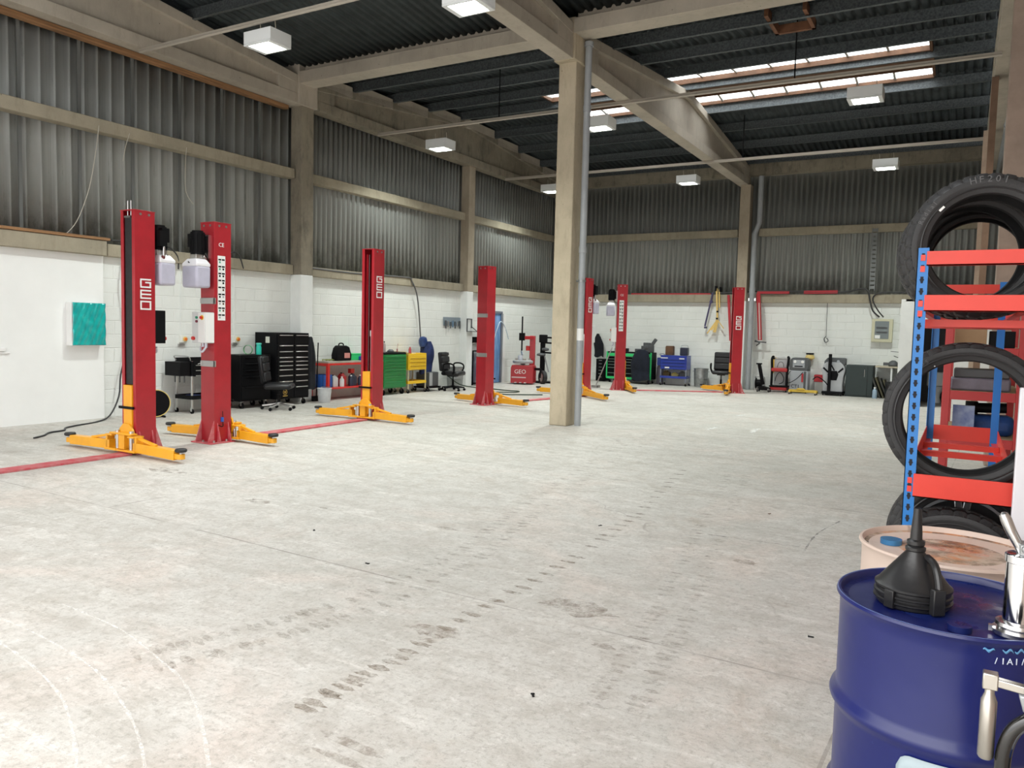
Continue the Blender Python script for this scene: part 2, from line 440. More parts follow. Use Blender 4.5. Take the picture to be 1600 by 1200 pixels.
for a in ((-12.4, SX0, 4.3, 5.95), (SX1, XR+.3, 4.3, 5.95), (-12.4, SX0, 5.95, 6.6), (SX1, XR+.3, 5.95, 6.6), (-12.4, XR+.3, 6.6, 11.85), (-12.4, XR+.3, 11.85, SY0), (-12.4, SX0, SY0, 17.82), (SX1, XR+.3, SY0, 17.82),
          (-12.4, SX0, 17.82, SY1), (SX1, XR+.3, 17.82, SY1), (-12.4, XR+.3, SY1, YB+.4)):
    part('roof_sheet', roof_piece(*a), ROOF, ce, solid=.004, sharp=20, recalc=False)

# skylight
sk = part('window_1', G().box(SX0, SX1, SY0-.03, SY0+.02, zr(SY0)-.05, zr(SY0)+.04).box(SX0-.03, SX0+.02, SY0, SY1, zr(SY1)-.02, zr(17.8)+.04).box(SX1-.02, SX1+.03, SY0, SY1, zr(SY1)-.02, zr(17.8)+.04)
          .box(SX0, SX1, SM0, SM1, zr(18.4)-.035, zr(18.4)+.03).box(SX0, SX1, SM0-.03, SM0+.02, zr(SM0)-.10, zr(SM0)-.0).box(SX0, SX1, SM1-.03, SM1+.02, zr(SM1)-.10, zr(SM1)+.02).box(SX0, SX1, SY1-.01, SY1+.05, zr(SY1)-.05, zr(SY1)+.05), DTIMBER, bevel=.004); structure(sk)
def pane_mat():
    m = bpy.data.materials.new('skylight_glazing'); m.use_nodes = True; N = m.node_tree.nodes; L = m.node_tree.links
    for n in list(N): N.remove(n)
    out = N.new('ShaderNodeOutputMaterial'); mx = N.new('ShaderNodeMixShader'); t = N.new('ShaderNodeBsdfTransparent'); d = N.new('ShaderNodeBsdfTranslucent')
    t.inputs[0].default_value = (.95, .98, 1, 1); d.inputs[0].default_value = (.9, .9, .9, 1)
    mx.inputs[0].default_value = .25; L.new(t.outputs[0], mx.inputs[1]); L.new(d.outputs[0], mx.inputs[2]); L.new(mx.outputs[0], out.inputs[0])
    return m
PANE = pane_mat()
g = G()
for x0 in [SX0 + i*(SX1-SX0)/11 for i in range(12)]:
    g.prism([(SY0, zr(SY0)-.01), (17.82, zr(17.82)-.01), (SY1, zr(SY1)-.01), (SY1, zr(SY1)+.03), (17.82, zr(17.82)+.03), (SY0, zr(SY0)+.03)], x0-.022, x0+.022, 'yz')
part('glazing_bar', g, mat('glazing_bar_grey', (.35, .33, .30), .6), sk)
g = G(); 
for a, b in ((SY0, 17.82), (17.82, SY1)):
    g.prism([(a, zr(a)+.02), (b, zr(b)+.02), (b, zr(b)+.028), (a, zr(a)+.028)], SX0, SX1, 'yz')
part('glass_pane', g, PANE, sk)
sk2 = part('added_rooflight', G().box(SX0, SX1, 4.26, 4.34, 6.9, 7.15).box(SX0, SX1, 6.56, 6.62, 6.9, 7.26).box(SX0, SX1, 5.92, 5.98, 7.2, 7.30), DTIMBER); structure(sk2)  # unseen near-bay rooflight, added to let more daylight in
g = G()
for a, b in ((4.3, 5.95), (5.95, 6.6)): g.prism([(a, zr(a)+.02), (b, zr(b)+.02), (b, zr(b)+.028), (a, zr(a)+.028)], SX0, SX1, 'yz')
part('glass_pane', g, PANE, sk2)
# timber trimmed old roof hatch
g = G(); hx, hy = -2.72, 13.45; z = zr(hy)-.1
for a in (-.32, .26): g.box(hx+a, hx+a+.06, hy-.45, hy+.45, z-.12, z+.02)
g.box(hx-.32, hx+.32, hy+.38, hy+.45, z-.12, z+.02)
one('roof_hatch', g, mat('hatch_brown', (.20, .085, .04), .75, noise=.4, nscale=6), 'small brown timber frame of a blocked roof hatch above the purlins', 'hatch')

# purlins
def purlin(y, m=PURLIN, x0=-12.1, x1=.45):
    zt = zr(y)-.02; g = G()
    g.box(x0, x1, y-.006, y+.006, zt-.21, zt).box(x0, x1, y, y+.06, zt-.012, zt).box(x0, x1, y-.06, y, zt-.21, zt-.198)
    return g
for y in (12.1, 13.28, 14.65, 16.02, 17.45, 19.16, 20.5, 21.9, 23.3):
    one('roof_purlin', purlin(y), PURLIN, 'dark galvanised steel roof purlin running across the far roof bay', 'purlin', group='roof purlins in the far bay')
one('roof_purlin', purlin(9.2), PURLIN, 'dark steel purlin over the near roof bay at the top edge', 'purlin')
for y in (7.6, 6.1):
    one('roof_purlin', purlin(y), PURLIN, 'dark steel purlin over the near roof bay behind the ceiling lamp', 'purlin', group='roof purlins in the near bay')

# concrete rafters: pitched tapered I beams along y
def rafter(y0, y1, w=.30):
    ym = (y0+y1)/2; g = G(); n = 2
    def zt(y): return 6.50 + .1*((y1-y0)/2-abs(y-ym))
    def zbm(y): return 5.97
    # flanges
    poly = [(y0, 5.97), (y1, 5.97), (y1, 6.17), (y0, 6.17)]
    g.prism(poly, -w/2, w/2, 'yz')
    g.prism([(y0, zt(y0)-.17), (ym, zt(ym)-.17), (y1, zt(y1)-.17), (y1, zt(y1)), (ym, zt(ym)), (y0, zt(y0))], -w/2, w/2, 'yz')
    g.prism([(y0, 6.1), (y1, 6.1), (y1, zt(y1)-.1), (ym, zt(ym)-.1), (y0, zt(y0)-.1)], -w/2+.085, w/2-.085, 'yz')
    for a, b in ((y0, y0+.75), (y1-.75, y1)):
        g.prism([(a, 6.0), (b, 6.0), (b, zt(b)-.03), (a, zt(a)-.03)], -w/2+.006, w/2-.006, 'yz')
    return g
RS = [(-11.88, 'left wall'), (-5.86, 'pillar'), (.33, 'right wall')]
for x, w_ in RS:
    one('concrete_rafter', rafter(11.9, 23.75), CONC_B if x > -10 else CONC_D, {'left wall': 'long tapered concrete rafter running along the left wall to the back corner', 'pillar': 'long tapered concrete rafter from the centre pillar to the back wall', 'right wall': 'long concrete rafter above the right wall'}[w_], 'rafter', loc=(x, 0, 0), bevel=.008)
for x, w_ in RS[:2]:
    one('concrete_rafter', rafter(0.0, 11.86), CONC_B, {'left wall': 'near concrete rafter above the left wall cladding at the top left', 'pillar': 'near concrete rafter coming from above the camera to the centre pillar'}[w_], 'rafter', loc=(x, 0, 0), bevel=.008)
# infill blocks between purlins on the left rafter
# valley beams along x
for x0, x1, lb in ((-11.75, -6.02, 'concrete valley beam between the left wall and the centre pillar'), (-5.70, .2, 'concrete valley beam from the centre pillar towards the right wall')):
    g = G().box(x0, x1, 11.62, 12.02, 6.36, 6.60).box(x0, x1, 11.76, 11.84, 6.60, 6.80).box(x0, x1, 11.92, 12.02, 6.60, 6.80)
    one('valley_beam', g, CONC_B, lb, 'beam', bevel=.01)
g = G().box(-11.7, .2, YB-.22, YB+.05, 6.25, 6.75).box(-11.7, .2, YB-.10, YB+.05, 6.70, 6.95)
one('eaves_beam', g, CONC_D, 'concrete eaves beam along the top of the back wall', 'beam', bevel=.01)
# columns
def column(w, d, z1): return G().box(-w/2, w/2, -d/2, d/2, 0, z1)
pm = one('concrete_pillar', G().box(-.16, .16, -.165, .165, 0, 5.98).box(-.19, .19, -.30, .17, 5.96, 6.62), CONC_P, 'square raw concrete pillar standing alone in the middle of the floor', 'pillar', loc=(-5.86, 11.93, 0), bevel=.015)
def wall_col(x, y, w, d, ztop, lb, m=CONC_D, white=2.6):
    t = thing('concrete_column', (x, y, 0), lb, 'column')
    part('shaft', G().box(-w/2, w/2, -d/2, d/2, white, ztop), m, t, bevel=.012)
    if white > 0: part('painted_base', G().box(-w/2, w/2, -d/2, d/2, 0, white), WHITEP, t, bevel=.012)['label'] = 'white painted lower part'
    return t
wall_col(-11.90, 11.90, .30, .34, 5.98, 'stained concrete wall column behind the tall black tool chest', CONC_D)
wall_col(-11.95, 18.15, .26, .30, 5.98, 'concrete wall column beside the wall tool hooks with a white foot', CONC)
wall_col(-11.92, 23.66, .26, .24, 5.98, 'concrete column in the far left corner', CONC)
wall_col(-5.78, 23.62, .30, .32, 5.98, 'concrete column in the back wall behind the last red post', CONC)
wall_col(.46, 11.9, .32, .36, 6.0, 'pinkish concrete column at the right edge above the tyres', mat('pink_concrete', (.42, .32, .26), .8, noise=.2, nscale=3), 0)
one('timber_upright', G().box(-.05, .05, -.12, .12, 0, 5.95), mat('brown_board', (.22, .135, .09), .8, noise=.2), 'brown boarded upright by the right wall', 'post', loc=(.20, 15.5, 0))
one('timber_upright', G().box(-.05, .05, -.12, .12, 0, 5.95), mat('pale_board', (.50, .38, .29), .8, noise=.15), 'pale pinkish upright behind the brown one by the right wall', 'post', loc=(.15, 19.3, 0))

one('column_head', G().box(-12.1, -11.70, 11.60, 12.12, 5.96, 6.78), CONC_B, 'concrete head block on top of the wall column where the beams meet', 'beam', bevel=.01)
# horizontal concrete rails
def rail(x0, x1, y0, y1, z0, z1, lb, m=RAIL):
    g = G().box(x0, x1, y0, y1, z0, z1)
    return one('cladding_rail', g, m, lb, 'rail', bevel=.012)
rail(-12.1, -11.88, YF, 11.68, 4.52, 4.72, 'concrete rail across the left wall cladding at the near end')
rail(-12.1, -11.92, 12.1, 17.98, 4.52, 4.72, 'concrete rail across the left wall cladding between the two columns')
rail(-12.1, -11.94, 18.32, 23.5, 4.52, 4.72, 'concrete rail across the left wall cladding next to the far corner')
rail(-11.75, -6.0, 23.66, 23.86, 4.50, 4.72, 'concrete rail across the back wall cladding left of its column')
rail(-5.4, .3, 23.66, 23.86, 4.50, 4.72, 'concrete rail across the back wall cladding right of its column')
rail(-12.15, -11.88, YF, 7.66, 2.60, 2.84, 'concrete sill beam above the smooth white wall panel')
rail(-12.15, -11.93, 7.70, 11.7, 2.60, 2.80, 'concrete sill beam behind the two nearest red posts')
rail(-12.15, -11.93, 12.1, 17.98, 2.60, 2.80, 'concrete sill beam above the red workbench')
rail(-12.15, -11.93, 18.32, 23.5, 2.60, 2.80, 'concrete sill beam above the tyre changer')
rail(-11.75, -6.0, 23.66, 23.86, 2.56, 2.80, 'concrete sill beam of the back wall left of its column')
rail(-5.4, .3, 23.66, 23.86, 2.56, 2.80, 'concrete sill beam of the back wall right of its column')
one('timber_plank', G().box(-12.12, -11.86, 2.0, 7.70, 2.842, 2.885), TIMBER, 'orange timber plank lying on the sill beam over the white panel', 'plank', bevel=.004)
one('timber_batten', G().box(-12.10, -11.98, YF, 11.6, 5.88, 5.96), TIMBER, 'orange brown timber batten along the top of the near cladding', 'batten', bevel=.004)

# conduits
def conduit(y, z, lb, x0=-11.8, x1=.25):
    return one('ceiling_conduit', G().cyl((x0, y, z), (x1, y, z), .022, n=10).box(x0, x1, y-.012, y+.012, z+.02, z+.05), mat('conduit_cream', (.42, .38, .32), .5), lb, 'conduit')
conduit(8.2, 5.915, 'thin conduit crossing the near roof bay above the first hanging lamp')
conduit(14.15, 5.915, 'thin conduit crossing below the ceiling in front of the skylight')
conduit(19.85, 5.915, 'thin conduit crossing below the ceiling near the back wall')
# hanger rods
for x, y in ((-8.6, 14.15), (-2.75, 14.15), (-5.0, 19.85)):
    one('hanger_rod', G().cyl((x, y, 5.94), (x, y, 7.0), .012, n=6), BLK, 'thin black rod hanging from the purlins to the conduit', 'rod', group='hanger rods')

# lamps
LAMPG = mat('lamp_glow', (.93, 1.0, .90), .4, emit=14)
LAMPW = mat('lamp_housing', (.74, .76, .76), .45)
def add_light(t):
    l = bpy.data.lights.new('lamp_light', 'AREA'); l.shape = 'RECTANGLE'; l.size = .36; l.size_y = .32; l.energy = LAMP_W; l.spread = 2.35; l.color = (.94, 1.0, .94)
    lo = bpy.data.objects.new('lamp_light', l); COL.objects.link(lo); lo.parent = t; lo.location = (0, 0, .002)
LAMP_W = 108
def make_lamp():
    t = thing('ceiling_lamp', (0, 0, 0), '', 'ceiling lamp', group='hanging box lamps')
    part('housing', G().box(-.27, .27, -.2, .2, .03, .2).box(-.27, -.20, -.2, .2, 0, .03).box(.20, .27, -.2, .2, 0, .03).box(-.2, .2, -.2, -.17, 0, .03).box(-.2, .2, .17, .2, 0, .03), LAMPW, t, bevel=.006)
    add_light(t)
    part('diffuser', G().box(-.19, .19, -.165, .165, .004, .028), LAMPG, t)
    for x in (-.15, .15):
        part('hanging_cable', G().tube([(x, 0, .2), (x+.01, 0, .26), (x, 0, .36)], .006, 6), mat('cable_cream', (.55, .5, .4), .6), t)
    return t
LP = [(-8.95, 8.25, 5.56, 'white box lamp hanging nearest the top left corner'), (-5.60, 8.42, 5.58, 'box lamp cut by the top edge left of the centre pillar'),
      (-10.35, 14.55, 5.55, 'white box lamp hanging in front of the left wall cladding'), (-6.42, 14.35, 5.55, 'box lamp just right of the centre pillar under the skylight'),
      (-1.66, 14.5, 5.55, 'box lamp hanging against the bright skylight at the upper right'), (-10.5, 20.3, 5.55, 'box lamp half hidden behind the centre pillar in the far corner'),
      (-6.56, 20.5, 5.55, 'white box lamp hanging before the back wall left of the rafter end'), (-1.82, 20.4, 5.55, 'white box lamp hanging before the back wall at the right')]
lamp0 = make_lamp()
for i, (x, y, z, lb) in enumerate(LP):
    l = lamp0 if i == 0 else dup(lamp0)

    l.location = (x, y, z); l['label'] = lb; l['category'] = 'ceiling lamp'
# downpipes
g = G().cyl((0, 0, 0), (0, 0, 6.25), .057, n=24).cyl((0, 0, 2.9), (0, 0, 3.0), .066, n=24).cyl((0, 0, 6.25), (0, 0, 6.32), .075, n=24).cyl((0,0,5.2),(0,0,5.3),.066,n=24)
t = thing('downpipe', (-5.60, 12.0, 0), 'grey plastic downpipe running down the right face of the centre pillar', 'downpipe')
part('pipe', g, PVC, t)
part('pipe_clip', G().cyl((0, 0, 2.42), (0, 0, 2.45), .068, n=24).box(-.12, 0, -.01, .01, 2.42, 2.45), GALV, t)
part('white_tape', G().cyl((0, 0, 1.44), (0, 0, 1.64), .0585, n=24), WHT, t)['label'] = 'white tape band'
t = thing('downpipe', (-5.42, 23.5, 0), 'grey plastic downpipe on the back wall right of its concrete column', 'downpipe')
part('pipe', G().rings([((-.05, 0, 0), .075), ((-.05, 0, 4.55), .075), ((.07, 0, 4.85), .075), ((.07, 0, 6.2), .075)], 20), PVC, t)
part('pipe_collar', G().cyl((-.05, 0, 2.8), (-.05, 0, 3.0), .085), PVC, t)
t = thing('wall_pipe', (.50, 0, 5.85), 'light grey pipe running along the top of the right wall', 'pipe')
part('pipe', G().cyl((0, 9, 0), (0, 23.6, 0), .06, n=16), PVC, t)
for y in (12.8, 15.6, 18.4): part('pipe_clip', G().cyl((0, y, 0), (0, y+.05, 0), .075, n=16).box(0, .2, y, y+.05, -.01, .01), PVC, t)

# ================================================================== TWO POST LIFTS
def geo_letters(g, cx, w, ztop, total, fn, st=.018):
    """G, E, O stacked downward in square strokes"""
    h = total/3.9; gap = (total-3*h)/2; x0, x1 = cx-w/2, cx+w/2
    for i, ch in enumerate('GEO'):
        t = ztop - i*(h+gap); b = t-h; m = (t+b)/2
        if ch == 'G': P = [((x0, t), (x1, t)), ((x0, t), (x0, b)), ((x0, b), (x1, b)), ((x1, b), (x1, m+.01)), ((cx+.005, m+.01), (x1, m+.01))]
        if ch == 'E': P = [((x0, t), (x1, t)), ((x0, t), (x0, b)), ((x0, b), (x1, b)), ((x0, m), (x1, m))]
        if ch == 'O': P = [((x0, t), (x1, t)), ((x0, t), (x0, b)), ((x0, b), (x1, b)), ((x1, b), (x1, t))]
        strokes(g, P, st, fn)

def lift_arm(t, sx, ang, length, mir=1):
    """swing arm; pivot beside the carriage, angle measured from sideways (+x*sx) towards the front (-y)"""
    px, py = .13*sx, -.20
    dx, dy = sx*math.cos(ang), -math.sin(ang)
    D = Vector((dx, dy, 0)); P = Vector((px, py, 0)); Nn = Vector((-dy, dx, 0))
    g = G()
    a = P + D*.10; b = P + D*(length*.93)
    g.bar(a + Vector((0, 0, .10)), b + Vector((0, 0, .085)), .10, .11)
    g.bar(P + D*(length*.6) + Vector((0, 0, .085)), P + D*length + Vector((0, 0, .075)), .075, .06)
    g.cyl(P + D*length + Vector((0, 0, .045)), P + D*length + Vector((0, 0, .105)), .045, n=16)
    # yoke of the arm: two plates around the pin and the raking gusset
    g.bar(P - D*.05 + Vector((0, 0, .05)), P + D*.16 + Vector((0, 0, .05)), .15, .025)
    g.bar(P + D*.02 + Vector((0, 0, .22)), P + D*.14 + Vector((0, 0, .22)), .14, .02)
    g.bar(P + D*.13 + Vector((0, 0, .13)), P + D*.16 + Vector((0, 0, .13)), .10, .19)
    g.bar(P + D*.10 + Vector((0, 0, .215)), P + D*(length*.52) + Vector((0, 0, .15)), .035, .03)
    arm = part('swing_arm', g, YEL, t, bevel=.004)
    q = P + D*length
    part('pad', G().lathe([(.0, .125), (.055, .125), (.066, .135), (.066, .155), (.055, .165), (.0, .165)], q, 20), RUB, arm)
    part('pad_screw', G().cyl(q + Vector((0, 0, .03)), q + Vector((0, 0, .127)), .018, n=12), STEEL, arm)
    part('pivot_pin', G().cyl(P + Vector((0, 0, .03)), P + Vector((0, 0, .28)), .026, n=16), STEEL, arm)

def make_lift(name, loc, rz, label, arms, group=None, unit=False, box=False, dark=False, geo=None, stickers=False, brackets=False, cover=False, rams=False, sensor=False):
    t = thing(name, loc, label, 'vehicle lift', rz)
    W, Dp, H, th = .26, .27, 2.88, .012
    y0, y1 = -.14, .13
    poly = [(-W/2, y1), (W/2, y1), (W/2, y0), (W/2-.05, y0), (W/2-.05, y0+th), (W/2-th, y0+th), (W/2-th, y1-th), (-W/2+th, y1-th), (-W/2+th, y0+th), (-W/2+.05, y0+th), (-W/2+.05, y0), (-W/2, y0)]
    post = part('post', G().prism(poly, .012, H, 'xy'), RED, t, bevel=.003)
    g = G().box(-W/2-.004, W/2+.004, y0-.004, y1+.004, H, H+.012)
    part('top_plate', g, RED, t, bevel=.002)
    for s in (-1, 1):
        for d in (-.06, .05): part('top_bolt', G().cyl((s*(W/2+.001), d, H-.035), (s*(W/2+.006), d, H-.035), .016, n=10), STEEL, t)
    for d in (-.06, .06): part('top_bolt', G().cyl((d, y1, H-.035), (d, y1+.006, H-.035), .016, n=10), STEEL, t)
    # base plate and gussets
    g = G().box(-.20, .20, -.16, .24, 0, .016)
    for s in (-1, 1):
        g.prism([(s*W/2, .016), (s*(W/2+.065), .016), (s*(W/2+.055), .06), (s*W/2, .27)], .07, .085, 'xz')
        g.prism([(s*W/2, .016), (s*(W/2+.065), .016), (s*(W/2+.055), .06), (s*W/2, .27)], -.10, -.085, 'xz')
        g.prism([(y1, .016), (y1+.10, .016), (y1+.09, .05), (y1, .30)], s*W/2-s*.015, s*W/2, 'yz')
    part('base_plate', g, DRED, t, bevel=.003)
    for x, y in ((-.17, -.03), (.17, -.03), (-.17, .17), (.17, .17), (0, .2)): part('anchor_bolt', G().cyl((x, y, .016), (x, y, .045), .014, n=8), STEEL, t)
    # inside of the channel
    if cover:
        part('dust_cover', G().box(-.075, .075, y0+.02, y0+.028, .83, 2.80), RUB, t)['label'] = 'black rubber strip cover'
        g = G()
        for x in (-.03, .03): g.cyl((x, y0+.03, 2.81), (x, y0+.03, 3.0), .006, n=8)
        g.box(-.06, .06, y0+.0, y0+.04, 2.80, 2.82)
        part('cover_bracket', g, STEEL, t)
    if rams:
        g = G().cyl((.03, -.06, .8), (.03, -.06, 1.45), .022, n=14).cyl((.03, -.06, 1.42), (.03, -.06, 1.52), .036, n=14)
        part('hydraulic_ram', g, STEEL, t)
        g = G()
        for x in (-.045,): g.cyl((x, -.05, .8), (x, -.05, 2.8), .008, n=8)
        part('lifting_chain', g, mat('dark_chain', (.12, .12, .12), .4, .8), t)
        [part('ram_guide', G().box(a, a+.01, -.10, -.02, .1, 2.8), RED, t) for a in (-.06, .065)]
    # carriage
    g = G().box(-.078, .078, y0-.02, y1-.03, .10, .82)
    g.prism([(-.10, .10), (.10, .10), (.17, .20), (.12, .30), (.05, .36), (-.05, .36), (-.12, .30), (-.17, .20)], y0-.045, y0-.02, 'xz')
    g.box(-.055, .055, -.245, y0-.02, .06, .26)
    g.box(-.20, .20, -.265, y0-.03, .235, .255).box(-.20, .20, -.265, y0-.03, .035, .055)
    part('carriage', g, YEL, t, bevel=.004)
    part('lock_bar', G().box(-.15, .12, y0-.035, y0-.015, .535, .565), BLK, t)
    for sx, ang, ln in arms: lift_arm(t, sx, ang, ln)
    if brackets:
        for z in (1.05, 1.87):
            g = G().box(-W/2-.012, W/2-.02, y1+.001, y1+.022, z-.04, z+.04).box(-W/2-.012, -W/2, y1-.02, y1+.022, z-.04, z+.04).box(W/2-.06, W/2-.02, y1+.02, y1+.028, z-.03, z+.03)
            part('clamp', g, ALU, t, bevel=.006)['label'] = 'grey metal clamp'
    if geo:
        g = G(); geo_letters(g, .0, .125, geo, .35, lambda u, v, d: (W/2+.0005+d, u, v))
        part('lettering', g, WHT, t)['label'] = 'white GEO lettering'
    if stickers:
        g = G().box(-W/2-.003, -W/2-.0005, -.045, .075, 1.62, 2.46)
        rnd = random.Random(5)
        for k in range(9):
            z = 2.42 - k*.09
            for u in (-.035, .02):
                g.mi = 1; g.box(-W/2-.0045, -W/2-.003, u, u+.045, z-.02, z)
                g.mi = rnd.choice((2, 3, 4, 0, 0, 1)); g.box(-W/2-.0045, -W/2-.003, u+.01, u+.035, z-.055, z-.03)
        part('warning_sticker', g, [WHT, BLK, DTIMBER, GREY, mat('sticker_teal', (.05, .35, .22), .5)], t)['label'] = 'white strip of warning pictograms'
        text('ce_mark', 'CE', .075, (-W/2-.001, .015, 2.60), (PI/2, 0, -PI/2), WHT, t, .001)['label'] = 'white CE mark'
    if unit:
        u = G().box(-.055, .055, y1+.0, y1+.03, 2.42, 2.72)
        pu = part('mounting_plate', u, STEEL, t)
        g = G().cyl((0, y1+.15, 2.46), (0, y1+.15, 2.74), .088, n=24).cyl((0, y1+.15, 2.74), (0, y1+.15, 2.76), .07, n=24)
        g.box(.07, .13, y1+.10, y1+.20, 2.55, 2.72).box(.10, .17, y1+.04, y1+.14, 2.50, 2.68).box(-.05, .05, y1+.03, y1+.06, 2.5, 2.7)
        for k in range(10):
            a = 2*PI*k/10; g.bar((.09*math.cos(a), y1+.15+.09*math.sin(a), 2.48), (.09*math.cos(a), y1+.15+.09*math.sin(a), 2.72), .008, .014)
        part('pump_motor', g, BLK, t)
        g = G().box(-.06, .06, y1+.08, y1+.22, 2.40, 2.46).cyl((.09, y1+.15, 2.36), (.09, y1+.15, 2.50), .018, n=12).cyl((-.06, y1+.12, 2.43), (-.10, y1+.12, 2.43), .014, n=10)
        part('pump_block', g, STEEL, t, bevel=.006)
        sh = [(0.0, 2.02), (.12, 2.02), (.145, 2.045)]
        g = G().box(-.145, .145, y1+.06, y1+.28, 2.03, 2.31)
        part('oil_tank', g, TANK, t, bevel=.028)['label'] = 'frosted plastic oil tank full of purple oil'
        g = G(); A = [(-.143, y1+.062), (.143, y1+.062), (.143, y1+.278), (-.143, y1+.278)]; B = [(-.09, y1+.09), (.09, y1+.09), (.09, y1+.24), (-.09, y1+.24)]
        va = [g.bm.verts.new((x, y, 2.30)) for x, y in A]; vm = [g.bm.verts.new((x, y, 2.335)) for x, y in A]; vb = [g.bm.verts.new((x, y, 2.40)) for x, y in B]
        for P, Q in ((va, vm), (vm, vb)):
            for i in range(4): g._f([P[i], P[(i+1) % 4], Q[(i+1) % 4], Q[i]])
        g._f(va[::-1]); g._f(vb)
        part('tank_neck', g, TANKTOP, t, bevel=.012)
        part('oil_cap', G().cyl((.11, y1+.12, 2.34), (.125, y1+.12, 2.385), .022, n=14), mat('dark_red_cap', (.12, .01, .01), .4), t)
        part('hose', G().tube([(.12, y1+.12, 2.68), (.02, y1+.24, 2.66), (-.08, y1+.16, 2.52), (-.06, y1+.02, 2.38)], .007, 8).tube([(.09, y1+.2, 2.40), (.0, y1+.27, 2.34), (-.10, y1+.10, 2.36)], .008, 8), BLK, t)
    if box:
        g = G().box(-.13, .13, y1+.0, y1+.14, 1.32, 1.72)
        cb = part('control_box', g, BLK if dark else mat('control_box_white', (.60, .62, .62), .4), t, bevel=.006)
        part('box_cover', G().box(-.128, .0, y1+.14, y1+.146, 1.33, 1.71).box(-.136, -.13, y1+.005, y1+.135, 1.33, 1.71), BLK if dark else WHT, cb)
        part('push_button', G().cyl((.03, y1+.14, 1.65), (.03, y1+.155, 1.65), .017, n=14), mat('button_green', (.0, .22, .12), .4), cb)['label'] = 'green push button'
        part('push_button', G().cyl((.03, y1+.14, 1.60), (.03, y1+.155, 1.60), .017, n=14), mat('button_maroon', (.16, .01, .03), .4), cb)['label'] = 'dark red push button'
        part('emergency_knob', G().cyl((.09, y1+.14, 1.38), (.09, y1+.165, 1.38), .024, n=16), SRED, cb)['label'] = 'red emergency knob'
        g = G(); g.cyl((-.075, y1+.146, 1.65), (-.075, y1+.150, 1.65), .032, n=20)
        sw = part('switch_ring', g, mat('switch_yellow', (.75, .45, .02), .4), cb)
        part('mains_switch', G().cyl((-.075, y1+.150, 1.65), (-.075, y1+.172, 1.65), .019, n=16), SRED, sw)
        part('cable_gland', G().cyl((-.06, y1+.07, 1.26), (-.06, y1+.07, 1.33), .018, n=12).cyl((.0, y1+.07, 1.27), (.0, y1+.07, 1.33), .018, n=12).tube([(-.06, y1+.07, 1.27), (-.03, y1+.10, 1.21), (.02, y1+.09, 1.22), (.07, y1+.05, 1.27)], .014, 8), mat('pale_gland', (.65, .66, .75), .4), cb)
    if sensor:
        g = G().box(-W/2-.03, -W/2, .0, .03, .28, .34)
        part('air_fitting', g, mat('air_blue', (.02, .10, .45), .4), t, bevel=.004)
        part('air_hose', G().tube([(-W/2-.02, .01, .34), (-W/2-.015, .01, .42)], .004, 6).tube([(-W/2-.02, .01, .28), (-W/2-.04, .03, .22), (-W/2-.03, .09, .24)], .006, 6), BLK, t)
    return t

P180 = PI
a0 = .06
R28 = math.radians(28)
make_lift('lift_post', (-8.62, 5.95, 0), 0.0, 'nearest red GEO lift post with black strip cover and arms facing the camera', [(-1, .02, .95), (1, .02, .92)], unit=True, box=True, dark=True, geo=2.08, cover=True)
make_lift('lift_post', (-8.61, 7.06, 0), PI, 'red lift post with white tank, switch box and CE mark beside the nearest post', [(-1, -.02, .75), (1, -.10, .95)], unit=True, box=True, stickers=True, brackets=True, sensor=True)
make_lift('lift_post', (-8.78, 10.45, 0), 0.0, 'red GEO lift post in front of the red workbench showing its chrome ram', [(-1, .02, .90), (1, .02, .88)], geo=2.43, rams=True)
make_lift('lift_post', (-8.70, 13.98, 0), PI-.15, 'plain red lift post with two grey clamps left of the centre pillar', [(-1, .05, .80), (1, .12, .95)], brackets=True)
make_lift('lift_post', (-8.13, 17.69, 0), -.15, 'red GEO lift post half hidden behind the centre pillar', [(-1, .0, 1.1), (1, .54, 1.25)], unit=True, box=True, geo=2.42, rams=True)
make_lift('lift_post', (-8.20, 20.2, 0), PI/2+R28, 'red lift post with pictogram strip and white tank before the green tool chest', [(-1, .1, 1.0), (1, .1, .9)], unit=True, box=True, stickers=True)
make_lift('lift_post', (-5.42, 21.75, 0), -PI/2+R28, 'red GEO lift post standing before the back wall column', [(1, .30, 1.0), (-1, .5, 1.0)], geo=2.10, rams=True)

def cover_plate(a, b, lb, w=.20):
    a = Vector(a); b = Vector(b); g = G().bar(a + Vector((0, 0, .012)), b + Vector((0, 0, .012)), w, .024)
    one('floor_cable_cover', g, DRED, lb, 'floor cover', bevel=.004)
cover_plate((-8.50, 2.9, 0), (-8.53, 5.72, 0), 'red steel cover strip on the floor running off the left edge')
cover_plate((-8.65, 7.38, 0), (-8.75, 10.2, 0), 'red steel cover strip on the floor in front of the black tool chests')
cover_plate((-8.64, 14.3, 0), (-8.08, 17.45, 0), 'red steel cover strip on the floor left of the pillar foot')
cover_plate((-7.9, 20.3, 0), (-5.75, 21.65, 0), 'red steel cover strip on the floor in front of the office chair')

# ================================================================== THINGS ALONG THE LEFT WALL
# builders below put the front on local -y; rz = +90 deg turns the front towards +x (into the hall)
Q = PI/2
def caster(t, x, y, r=.045, m=BLK):
    g = G().cyl((x-.014, y, r), (x+.014, y, r), r, n=18)
    c = part('caster', g, m, t)
    part('caster_fork', G().box(x-.022, x-.016, y-.02, y+.02, r, r*2.3).box(x+.016, x+.022, y-.02, y+.02, r, r*2.3).box(x-.024, x+.024, y-.024, y+.024, r*2.2, r*2.45), STEEL, c)

